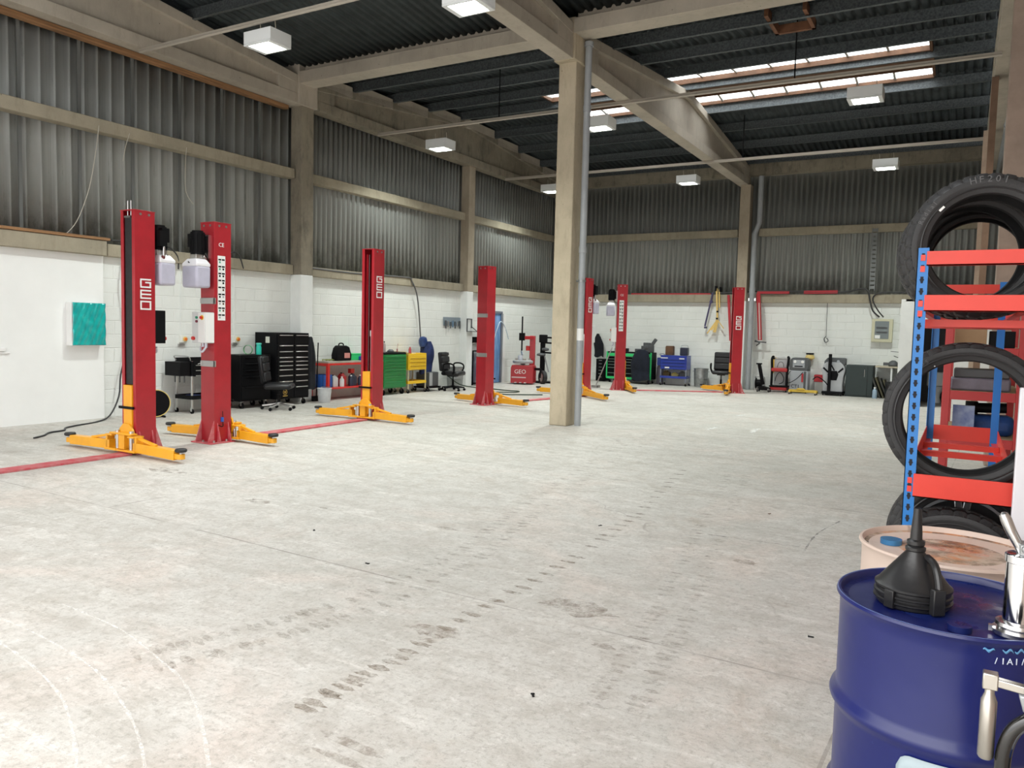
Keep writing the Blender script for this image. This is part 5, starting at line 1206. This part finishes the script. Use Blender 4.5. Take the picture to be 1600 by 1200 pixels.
for z0, z1 in LV[1:]:
    for x in (RX0+.002, RX1-.004): part('side_beam', G().box(x, x+.0035, RY0+.03, RY1-.03, z0, z1-.01).box(x, x+(.03 if x < 0 else -.03), RY0+.03, RY1-.03, z0, z0+.004), RO, t)
for z, ys in ((1.655, (3.72, 3.98, 4.05, 4.28)), (.955, (3.74, 3.98, 4.9, 5.3))):
    for y in ys: part('cross_bar', G().box(RX0+.004, RX1-.006, y, y+.05, z, z+.03), RO, t)
bpy.data.objects['tyre_rack']
# orange paint patches in the slots of the front upright (clips)
for z in (1.93, 1.885, 1.745, 1.705, 1.02, .985):
    part('beam_clip', G().box(RX0+.013, RX0+.030, RY0-.003, RY0-.0013, z-.012, z+.012), RO, t)
TL = mat('tyre_lettering', (.085, .085, .088), .4)
tyre('tyre', (.045, 3.86, 1.99), (.0, 0, .10), 'front tyre at the top of the orange rack, small white mark on its sidewall', R=.300, marks=[('HF201', 1.80, .11, .038, .268, TL), ('Radial', 2.75, .07, .026, .262, TL), ('-', 2.40, .1, .10, .236, WHT)])
tyre('tyre', (.000, 4.17, 1.99), (.0, 0, .16), 'second tyre from the front at the top of the orange rack, mostly tread showing', R=.300)
tyre('tyre', (.02, 4.45, 2.01), (.0, 0, .04), 'third tyre from the front at the top of the rack, its inside dark', R=.300)
tyre('tyre', (.03, 4.72, 2.01), (.0, 0, .02), 'rearmost tyre at the top of the rack, seen through the ones in front', R=.300)
tyre('tyre', (.018, 3.86, 1.275), (.0, 0, .04), 'large tyre standing alone on the middle shelf of the orange rack', R=.318, rb=.238, w=.19, marks=[('205', 2.3, .07, .022, .278, TL), ('.', 2.1, .1, .05, .26, mat('pale_dot', (.5, .5, .5), .5))])
tyre('tyre', (.03, 4.02, .705), (.0, 0, .05), 'tyre with a silver spoked alloy wheel under the lowest visible beam', R=.300, rim=True)
tyre('tyre', (.00, 3.74, .60), (-.10, 0, .03), 'tyre leaning in front of the alloy wheel at the rack foot', R=.298)
# white post
one('white_post', G().box(0, .07, 0, .05, 0, 1.43), mat('white_steel', (.70, .70, .74), .4), 'white square post right of the orange rack behind the drums', 'post', (.190, 3.46, 0), bevel=.004)
# --- red rack behind with boxes
RR = mat('rack_red', (.42, .03, .03), .45)
t = thing('storage_rack', (0, 0, 0), 'red storage rack with boxes seen through the big tyre', 'rack')
for x in (-.13, .36):
    for y in (7.0, 8.3): part('upright', G().box(x, x+.055, y, y+.055, 0, 2.0), RR, t, bevel=.003)
for z in (.30, .78, 1.14, 1.48):
    [part('beam', G().box(-.075, .36, yy, yy+.03, z, z+.07), RR, t, bevel=.003) for yy in (7.0, 8.3)]
    part('shelf_board', G().box(-.12, .40, 7.03, 8.3, z+.055, z+.068), mat('chipboard', (.42, .33, .2), .8), t)
one('cardboard_box', G().box(-.12, .10, -.15, .15, 0, .20), mat('cardboard', (.36, .235, .13), .8, noise=.15), 'brown cardboard box with paper labels on the upper shelf of the red rack', 'box', (.05, 7.3, 1.549), bevel=.003)
one('carton', G().box(-.09, .08, -.12, .12, 0, .13), BLK, 'black and white carton right of the cardboard box on the red rack', 'box', (.26, 7.3, 1.549), bevel=.003)
for i, (x, z, lb) in enumerate(((.09, 1.209, 'grey tool case on the middle shelf of the red rack'),)):
    one('tool_case', G().box(-.17, .24, -.12, .12, 0, .10), mat('case_lilac', (.22, .2, .25), .5, noise=.3), lb, 'case', (x, 7.25, z), bevel=.015)
one('tool_case', G().box(-.16, .22, -.12, .12, 0, .07), DGREY, 'flat dark case on top of the grey tool case', 'case', (.10, 7.25, 1.31), bevel=.01)
one('parts_box', G().box(-.15, .0, -.02, .02, 0, .24), mat('box_print', (.32, .40, .55), .5, noise=.5, nscale=6, col2=(.08, .12, .35)), 'printed blue and white box on the lower shelf of the red rack', 'box', (.10, 7.15, .849))
one('blue_bag', G().box(-.10, .22, -.12, .12, 0, .16), mat('bag_blue', (.01, .06, .25), .6, noise=.4, nscale=8), 'dark blue bag on the lower shelf of the red rack', 'bag', (.16, 7.36, .849), bevel=.05)
one('angle_grinder', G().cyl((-.10, 0, .05), (.14, 0, .06), .04, n=14).cyl((-.10, 0, 0), (-.10, 0, .10), .045, n=14), BLK, 'black power tool lying on the dark blue bag', 'power tool', (.18, 7.32, 1.012))

# --- drums
def drum(name, loc, label, m, top, R=.285, H=.885, rz=0.0):
    t = thing(name, loc, label, 'drum', rz)
    prof = [(R-.004, 0), (R+.006, .004), (R+.006, .018), (R-.002, .024)]
    def rib(z): return [(R-.002, z-.035), (R+.001, z-.024), (R+.012, z-.010), (R+.015, z), (R+.012, z+.010), (R+.001, z+.024), (R-.002, z+.035)]
    prof += rib(.30) + rib(.585) + [(R-.002, H-.05), (R-.001, H-.022), (R+.005, H-.014), (R+.009, H-.007), (R+.006, H), (R-.002, H+.001), (R-.006, H-.005), (R-.010, H-.020)]
    part('shell', G().lathe(prof, n=128), m, t, sharp=50)
    part('lid', G().lathe([(0, H-.018), (R*.55, H-.018), (R*.60, H-.021), (R*.90, H-.021), (R-.009, H-.017), (R-.009, H-.03), (0, H-.03)], n=96), top, t)
    return t
DB = NB('drum_blue_paint')
c = DB.mix(DB.rng(DB.noise(DB.tc, 3, 5, .6), .3, .7), (.005, .010, .088), (.009, .014, .105))
c = DB.mix(DB.rng(DB.noise(DB.mapping(sc=(1, 1, 3)), 38, 4, .8), .71, .76, 0, .7), c, (.35, .42, .6))
c = DB.mix(DB.rng(DB.noise(DB.mapping(loc=(3, 2, 1)), 9, 6, .8), .66, .74, 0, .35), c, (.10, .13, .35))
DB.base(c); DB.b.inputs['Roughness'].default_value = .33; DB.b.inputs['Specular IOR Level'].default_value = .38; DB.b.inputs['Coat Weight'].default_value = .12; DB.b.inputs['Coat Roughness'].default_value = .12
DB.bump(DB.noise(DB.tc, 3.2, 3, .5), .35, .02)
DT = NB('drum_blue_lid')
c = DT.mix(DT.rng(DT.noise(DT.tc, 6, 6, .7), .42, .62), (.004, .008, .07), (.008, .018, .11))
c = DT.mix(DT.rng(DT.noise(DT.tc, 60, 4, .8), .66, .74, 0, .6), c, (.25, .3, .45))
DT.base(c); DT.b.inputs['Specular IOR Level'].default_value = .3; DT.L.new(DT.rng(DT.noise(DT.tc, 7, 5, .7), .40, .62, .22, .6), DT.b.inputs['Roughness'])
bd = drum('oil_drum', (0.010, 2.45, 0), 'glossy dark blue oil drum in the right foreground', DB.m, DT.m)
part('rim_highlight', G().lathe([(.288, .8855), (.2915, .8862), (.2895, .8868)], n=128, close=True), mat('worn_lit_rim', (.14, .20, .42), .35, .3), bd)  # paler worn edge, with the rim's highlight painted into its colour
part('bung', G().cyl((.02, -.20, .868), (.02, -.20, .884), .028, n=20), DT.m, bd)
# label patch and writing on the drum
def patch(a0, a1, z0, z1, R, rc=.03, n=40):
    g = G(); n2 = 14
    def f(u, v):
        a = a0+(a1-a0)*u
        d = min(u, 1-u)*abs(a1-a0)*R; top = z1 - (rc - math.sqrt(max(0, rc*rc-(rc-min(d, rc))**2)))
        z = z0+(top-z0)*v
        # follow the rolling rib
        rr = R + max(0, .015-abs(z-.30)*.6) 
        return Vector((rr*math.cos(a), rr*math.sin(a), z))
    return g.sheet(f, n, n2)
part('paper_label', patch(-1.93, -.55, .05, .548, .2875, .035), mat('drum_label_grey', (.30, .37, .40), .5), bd, solid=.001)
def ring_text(s_, a0, da, z, R, size, m, parent, tilt=0):
    for i, ch in enumerate(s_):
        a = a0+da*i; o = text('lettering', ch, size, (0, 0, 0), (0, 0, 0), m, parent, .0006)
        o.matrix_local = Matrix.Translation((R*math.cos(a), R*math.sin(a), z)) @ Matrix.Rotation(a+PI/2, 4, 'Z') @ Matrix.Rotation(PI/2, 4, 'X')
ring_text('/IAI/Y', -1.215, .055, .832, .2855, .022, mat('drum_writing', (.62, .68, .80), .5), bd)
g = G()
for a in (-1.32, -1.17, -1.07): g.sheet(lambda u, v, a=a: Vector(((.2858)*math.cos(a+.09*u), .2858*math.sin(a+.09*u), .855+.008*v*(1-.6*abs(2*u-1))+.004*math.sin(8*u+a*9))), 8, 2)
part('paint_smear', g, mat('smear_blue', (.10, .28, .50), .4), bd, solid=.0006)
# pale drum
PD = NB('pale_drum_paint')
c = PD.mix(PD.rng(PD.noise(PD.tc, 2, 5, .6), .3, .7), (.60, .47, .40), (.52, .42, .36))
c = PD.mix(PD.rng(PD.noise(PD.mapping(sc=(6, 6, .8)), 2, 5, .7), .58, .72, 0, .7), c, (.16, .12, .10)); PD.base(c); PD.b.inputs['Roughness'].default_value = .5
PT = NB('rusty_drum_lid')
c = PT.mix(PT.rng(PT.noise(PT.mapping(loc=(.6, .1, 0)), 5, 6, .65), .44, .56), (.46, .36, .28), (.50, .20, .08))
c = PT.mix(PT.rng(PT.noise(PT.tc, 9, 8, .75), .50, .62, 0, .9), c, (.17, .13, .09))
c = PT.mix(PT.rng(PT.noise(PT.mapping(loc=(2, 5, 0)), 3.6, 6, .7), .52, .60, 0, .9), c, (.06, .045, .035))
PT.base(c); PT.L.new(PT.rng(PT.noise(PT.tc, 6, 4), .4, .6, .15, .7), PT.b.inputs['Roughness'])
pd = drum('oil_drum', (.0, 3.10, 0), 'pale pinkish drum with a rusty stained lid behind the blue one', PD.m, PT.m, rz=.5)
part('bung', G().cyl((-.17, .08, .866), (-.17, .08, .884), .036, n=24), mat('bung_blue', (.05, .2, .42), .25, .3), pd)['label'] = 'blue bung cap'
# funnel
t = thing('funnel', (-.085, 2.415, .867), 'black lidded funnel with spout up standing on the blue drum', 'funnel', .0)
FB = mat('funnel_black', (.012, .012, .013), .36, bump=.08, bscale=40)
part('body', G().lathe([(.0, 0), (.088, 0), (.092, .004), (.094, .012), (.100, .016), (.100, .020), (.094, .023), (.094, .028), (.099, .031), (.099, .036), (.094, .039), (.094, .046), (.098, .05), (.098, .056), (.090, .062), (.022, .150), (.021, .155), (0, .155)], n=72), FB, t, sharp=30)
part('spout', G().lathe([(.022, .148), (.026, .152), (.026, .160), (.020, .164), (.023, .168), (.023, .178), (.0155, .182), (.0150, .20), (.0095, .268), (.0075, .268), (.010, .20), (.0, .19)], n=40), FB, t)
part('handle', G().tube([(.03, -.016, .140), (.050, -.050, .128), (.062, -.074, .090), (.066, -.085, .050), (.064, -.082, .012)], .010, 10).box(.045, .080, -.098, -.078, .005, .075, Matrix.Rotation(.66, 3, 'Z')), FB, t, bevel=.003)
g = G()
for k in range(10):
    a = -2.9+k*.13; g.box(-.003, .003, -.004, .0, .022, .046)
part('lid_clip', G().box(-.014, .014, -.106, -.094, .004, .052, Matrix.Rotation(-.55, 3, 'Z'), (0, 0, .02)), FB, t, bevel=.002)
# drum pump with hose and nozzle
t = thing('drum_pump', (.155, 2.30, .867), 'chrome hand pump with black hose and nozzle on the blue drum', 'pump')
CH = mat('chrome', (.75, .76, .78), .10, 1.0); CHR = mat('satin_chrome', (.60, .60, .60), .25, 1.0)
part('barrel', G().lathe([(.0, .015), (.034, .015), (.034, .185), (.0375, .187), (.0375, .205), (.033, .208), (0, .208)], n=40), CH, t)
part('base_flange', G().lathe([(.0, 0), (.050, 0), (.052, .004), (.052, .010), (.043, .014), (.043, .022), (.050, .026), (.048, .034), (.036, .038), (0, .038)], n=40), CHR, t)
part('handle', G().rings([((.0, 0, .205), .010), ((-.008, 0, .225), .011), ((-.028, 0, .262), .0125), ((-.040, 0, .290), .013), ((-.046, 0, .302), .010), ((-.048, 0, .307), .003)], 20), CHR, t)
part('pump_head', G().box(-.008, .075, -.028, .028, .208, .236).cyl((.035, 0, .236), (.035, 0, .275), .016, n=18).cyl((.005, -.035, .225), (.005, .035, .225), .010, n=14), GALV, t, bevel=.004)
part('hose_clamp', G().lathe([(.040, .005), (.056, .005), (.056, .014), (.040, .014)], n=30, close=True).box(-.062, -.046, -.012, .002, .004, .018), CHR, t)
# nozzle hanging in front of the drum
nz = part('nozzle', G().lathe([(.0, -.195), (.012, -.195), (.0165, -.188), (.0165, -.062), (.010, -.045), (.0095, -.03)], (-.063, -.30, .0), 28).box(-.078, -.048, -.314, -.286, -.034, .002).bar((-.06, -.30, -.016), (.05, -.30, -.026), .020, .018), mat('nozzle_nickel', (.52, .50, .46), .30, 1.0), t, bevel=.0025)
part('nozzle_body', G().box(.0, .14, -.325, -.275, -.034, .006).box(.0, .10, -.32, -.28, .004, .016), mat('nozzle_black', (.02, .02, .022), .35), t, bevel=.006)
part('nozzle_bracket', G().prism([(-.01, -.03), (.10, -.03), (.10, -.085), (.045, -.10), (.0, -.065)], -.318, -.288, 'xz'), mat('nozzle_grey', (.33, .35, .36), .35, .4), t, bevel=.004)
part('hose', G().tube([(.07, -.295, -.07), (.03, -.30, -.075), (-.015, -.30, -.12), (-.03, -.30, -.20), (-.015, -.30, -.30), (.04, -.29, -.40), (.12, -.27, -.46)], .0165, 14, 8), mat('wet_black_hose', (.008, .008, .008), .12, coat=.6), t)
lh = part('hose', G().tube([(.045, -.305, -.085), (.036, -.305, -.18), (.018, -.305, -.26), (.015, -.30, -.36), (.08, -.28, -.5)], .019, 16, 8), mat('wet_black_hose', (.008, .008, .008), .12, coat=.6), t)
part('hose_label', G().cyl((.0435, -.305, -.10), (.0345, -.305, -.185), .0205, n=28), mat('label_white', (.72, .74, .80), .4), lh)
part('hose_label_band', G().cyl((.0352, -.305, -.178), (.0335, -.305, -.195), .0208, n=28), mat('label_blue', (.03, .10, .40), .4), lh)
part('hose_label_band', G().cyl((.0448, -.305, -.088), (.0432, -.305, -.103), .0208, n=28), SRED, lh)
text('hose_lettering', 'SEALEY', .022, (.0395, -.3265, -.142), (PI/2, -PI/2-.10, 0), SRED, lh, .0006)
# purple rag at rack foot
one('purple_cap', G().lathe([(.0, 0), (.03, 0), (.03, .025), (.0, .03)], n=16), mat('cap_purple', (.12, .03, .35), .4), 'small purple cap on the rack foot beside the pale drum', 'cap', (-.235, 3.52, 0))

# ================================================================== FLOOR MARKS
fl = bpy.data.objects['floor']
def flat_strip(pts, w, rnd, z=.0012, jitter=.5):
    g = G(); P = [Vector((x, y, 0)) for x, y in pts]; out = []
    for i in range(len(P)-1):
        p0 = P[max(i-1, 0)]; p1 = P[i]; p2 = P[i+1]; p3 = P[min(i+2, len(P)-1)]
        for j in range(14):
            s = j/14; out.append(.5*((2*p1)+(p2-p0)*s+(2*p0-5*p1+4*p2-p3)*s*s+(3*p1-p0-3*p2+p3)*s**3))
    out.append(P[-1]); prev = None
    for i, p in enumerate(out):
        d = (out[min(i+1, len(out)-1)]-out[max(i-1, 0)]).normalized(); nn = Vector((-d.y, d.x, 0)); ww = w*(1-jitter+jitter*2*rnd.random())/2
        c = (g.bm.verts.new(p+nn*ww+Vector((0, 0, z))), g.bm.verts.new(p-nn*ww+Vector((0, 0, z))))
        if prev: g._f([prev[0], prev[1], c[1], c[0]])
        prev = c
    return g
def decal_mat(name, col, scale, lo, hi, op):
    k = NB(name); k.b.inputs['Base Color'].default_value = (*col, 1); k.b.inputs['Roughness'].default_value = .9; k.b.inputs['Specular IOR Level'].default_value = .2
    k.L.new(k.rng(k.noise(k.tc, scale, 6, .8), lo, hi, 0, op), k.b.inputs['Alpha']); return k.m
CHALK = decal_mat('chalk_scratch', (.86, .84, .80), 28, .40, .60, .7)
rnd = random.Random(11)
for pts in ([(-4.9, 2.16), (-4.35, 2.18), (-3.97, 2.167), (-3.42, 2.095), (-3.02, 1.976), (-2.67, 1.826), (-2.3, 1.6), (-2.0, 1.3)],
            [(-4.3, 2.478), (-4.14, 2.472), (-3.68, 2.43), (-3.21, 2.31), (-2.89, 2.206), (-2.55, 2.02), (-2.1, 1.7), (-1.8, 1.4)],
            [(-4.5, 2.03), (-4.02, 2.01), (-3.63, 1.954), (-3.256, 1.86), (-2.98, 1.746), (-2.65, 1.57), (-2.3, 1.3)]):
    part('chalk_arc', flat_strip(pts, .014, rnd), CHALK, fl)
LINE = decal_mat('worn_white_line', (.86, .86, .84), 9, .36, .54, .65)
for pts in ([(-2.95, 13.1), (-3.0, 13.7)], [(-3.0, 13.72), (-2.5, 13.79)], [(-3.66, 12.95), (-3.62, 13.5)], [(-3.83, 15.58), (-3.73, 15.97)], [(-1.76, 13.71), (-1.30, 13.73)], [(-1.66, 14.1), (-1.15, 14.33)], [(-1.53, 15.23), (-1.2, 15.24)], [(-1.3, 14.9), (-.9, 14.95)]):
    part('white_line', flat_strip(pts, .075, rnd, jitter=.15), LINE, fl)
STAIN = decal_mat('brown_tread_print', (.30, .245, .19), 14, .38, .62, .60)
def blobs(path, n, w, l, side, gap_fn=None, seed=1):
    g = G(); r = random.Random(seed)
    for i in range(n):
        s = (i+.5)/n; k = s*(len(path)-1); a = int(k); f = k-a
        a = min(a, len(path)-2); x = path[a][0]+(path[a+1][0]-path[a][0])*f; y = path[a][1]+(path[a+1][1]-path[a][1])*f
        if r.random() < .12: continue
        d = Vector((path[a+1][0]-path[a][0], path[a+1][1]-path[a][1])).normalized(); nn = Vector((-d.y, d.x))
        for sd in side:
            c0 = Vector((x, y)) + nn*sd + d*(.03*r.uniform(-1, 1)); m = 12; vs = []
            for q in range(m):
                th = 2*PI*q/m; e = nn*math.cos(th)*w*(.7+.6*r.random())/2 + d*math.sin(th)*l*(.6+.7*r.random())/2
                vs.append(g.bm.verts.new((c0.x+e.x, c0.y+e.y, .0010)))
            g._f(vs)
    return g
part('tread_print', blobs([(-2.30, 2.30), (-2.29, 2.84), (-2.30, 3.6), (-2.30, 4.98), (-2.42, 6.57), (-2.8, 9.0)], 46, .13, .05, (0,), seed=3), STAIN, fl)
part('tread_print', blobs([(-3.25, 2.25), (-3.05, 2.8), (-2.9, 3.5), (-2.95, 4.6), (-3.26, 5.96), (-3.9, 9.5), (-4.3, 13.5)], 80, .12, .045, (-.10, .10), seed=5), decal_mat('faint_tread_print', (.34, .30, .25), 16, .40, .66, .40), fl)
part('tread_print', blobs([(-1.2, 3.0), (-1.35, 4.2), (-1.7, 6.2), (-2.2, 9.2)], 60, .11, .04, (-.09, .09), seed=8), decal_mat('faint_tread_print2', (.36, .31, .26), 16, .42, .66, .40), fl)
g = G(); r = random.Random(4)
for (x, y, w_, l_) in ((-1.95, 2.22, .32, .06), (-1.92, 2.12, .26, .04), (-2.35, 3.30, .30, .14), (-1.85, 4.05, .42, .26), (-5.4, 4.9, .30, .12), (-4.75, 5.05, .16, .05), (-1.5, 3.62, .12, .07), (-3.5, 5.1, .2, .06), (-1.25, 5.55, .16, .10), (-7.3, 5.35, .5, .2)):
    vs = []
    for q in range(18):
        th = 2*PI*q/18; k = .75+.5*r.random(); vs.append(g.bm.verts.new((x+math.cos(th)*w_*k/2, y+math.sin(th)*l_*k/2, .0014)))
    g._f(vs)
part('oil_stain', g, decal_mat('oil_stain', (.30, .24, .19), 9, .42, .66, .55), fl)
SC = decal_mat('grey_scuff', (.20, .20, .21), 12, .42, .60, .6)
for pts in ([(-.95, 6.1), (-.95, 6.7), (-.85, 7.3)], [(-1.7, 6.15), (-1.0, 6.2)], [(-3.1, 10.1), (-2.2, 10.6)]): part('scuff', flat_strip(pts, .012, rnd), SC, fl)
# small debris
for i, (x, y, lb) in enumerate(((-3.40, 4.02, 'small dark bolt lying on the bare floor left of centre'), (-2.52, 5.9, 'small black chip on the floor in the middle of the hall'), (-1.55, 2.95, 'tiny dark scrap on the floor in the foreground'), (-.62, 4.35, 'small dark scrap on the floor left of the blue drum'), (-1.43, 7.2, 'little brown leaf on the floor left of the pale drum'), (-4.3, 4.45, 'tiny dark nut on the floor right of the nearest red strip'))):
    one('metal_scrap', G().box(-.014, .014, -.005, .005, 0, .004).box(.010, .016, -.009, .008, 0, .005), BLK if i != 4 else DTIMBER, lb, 'scrap', (x, y, .001), i*1.1)
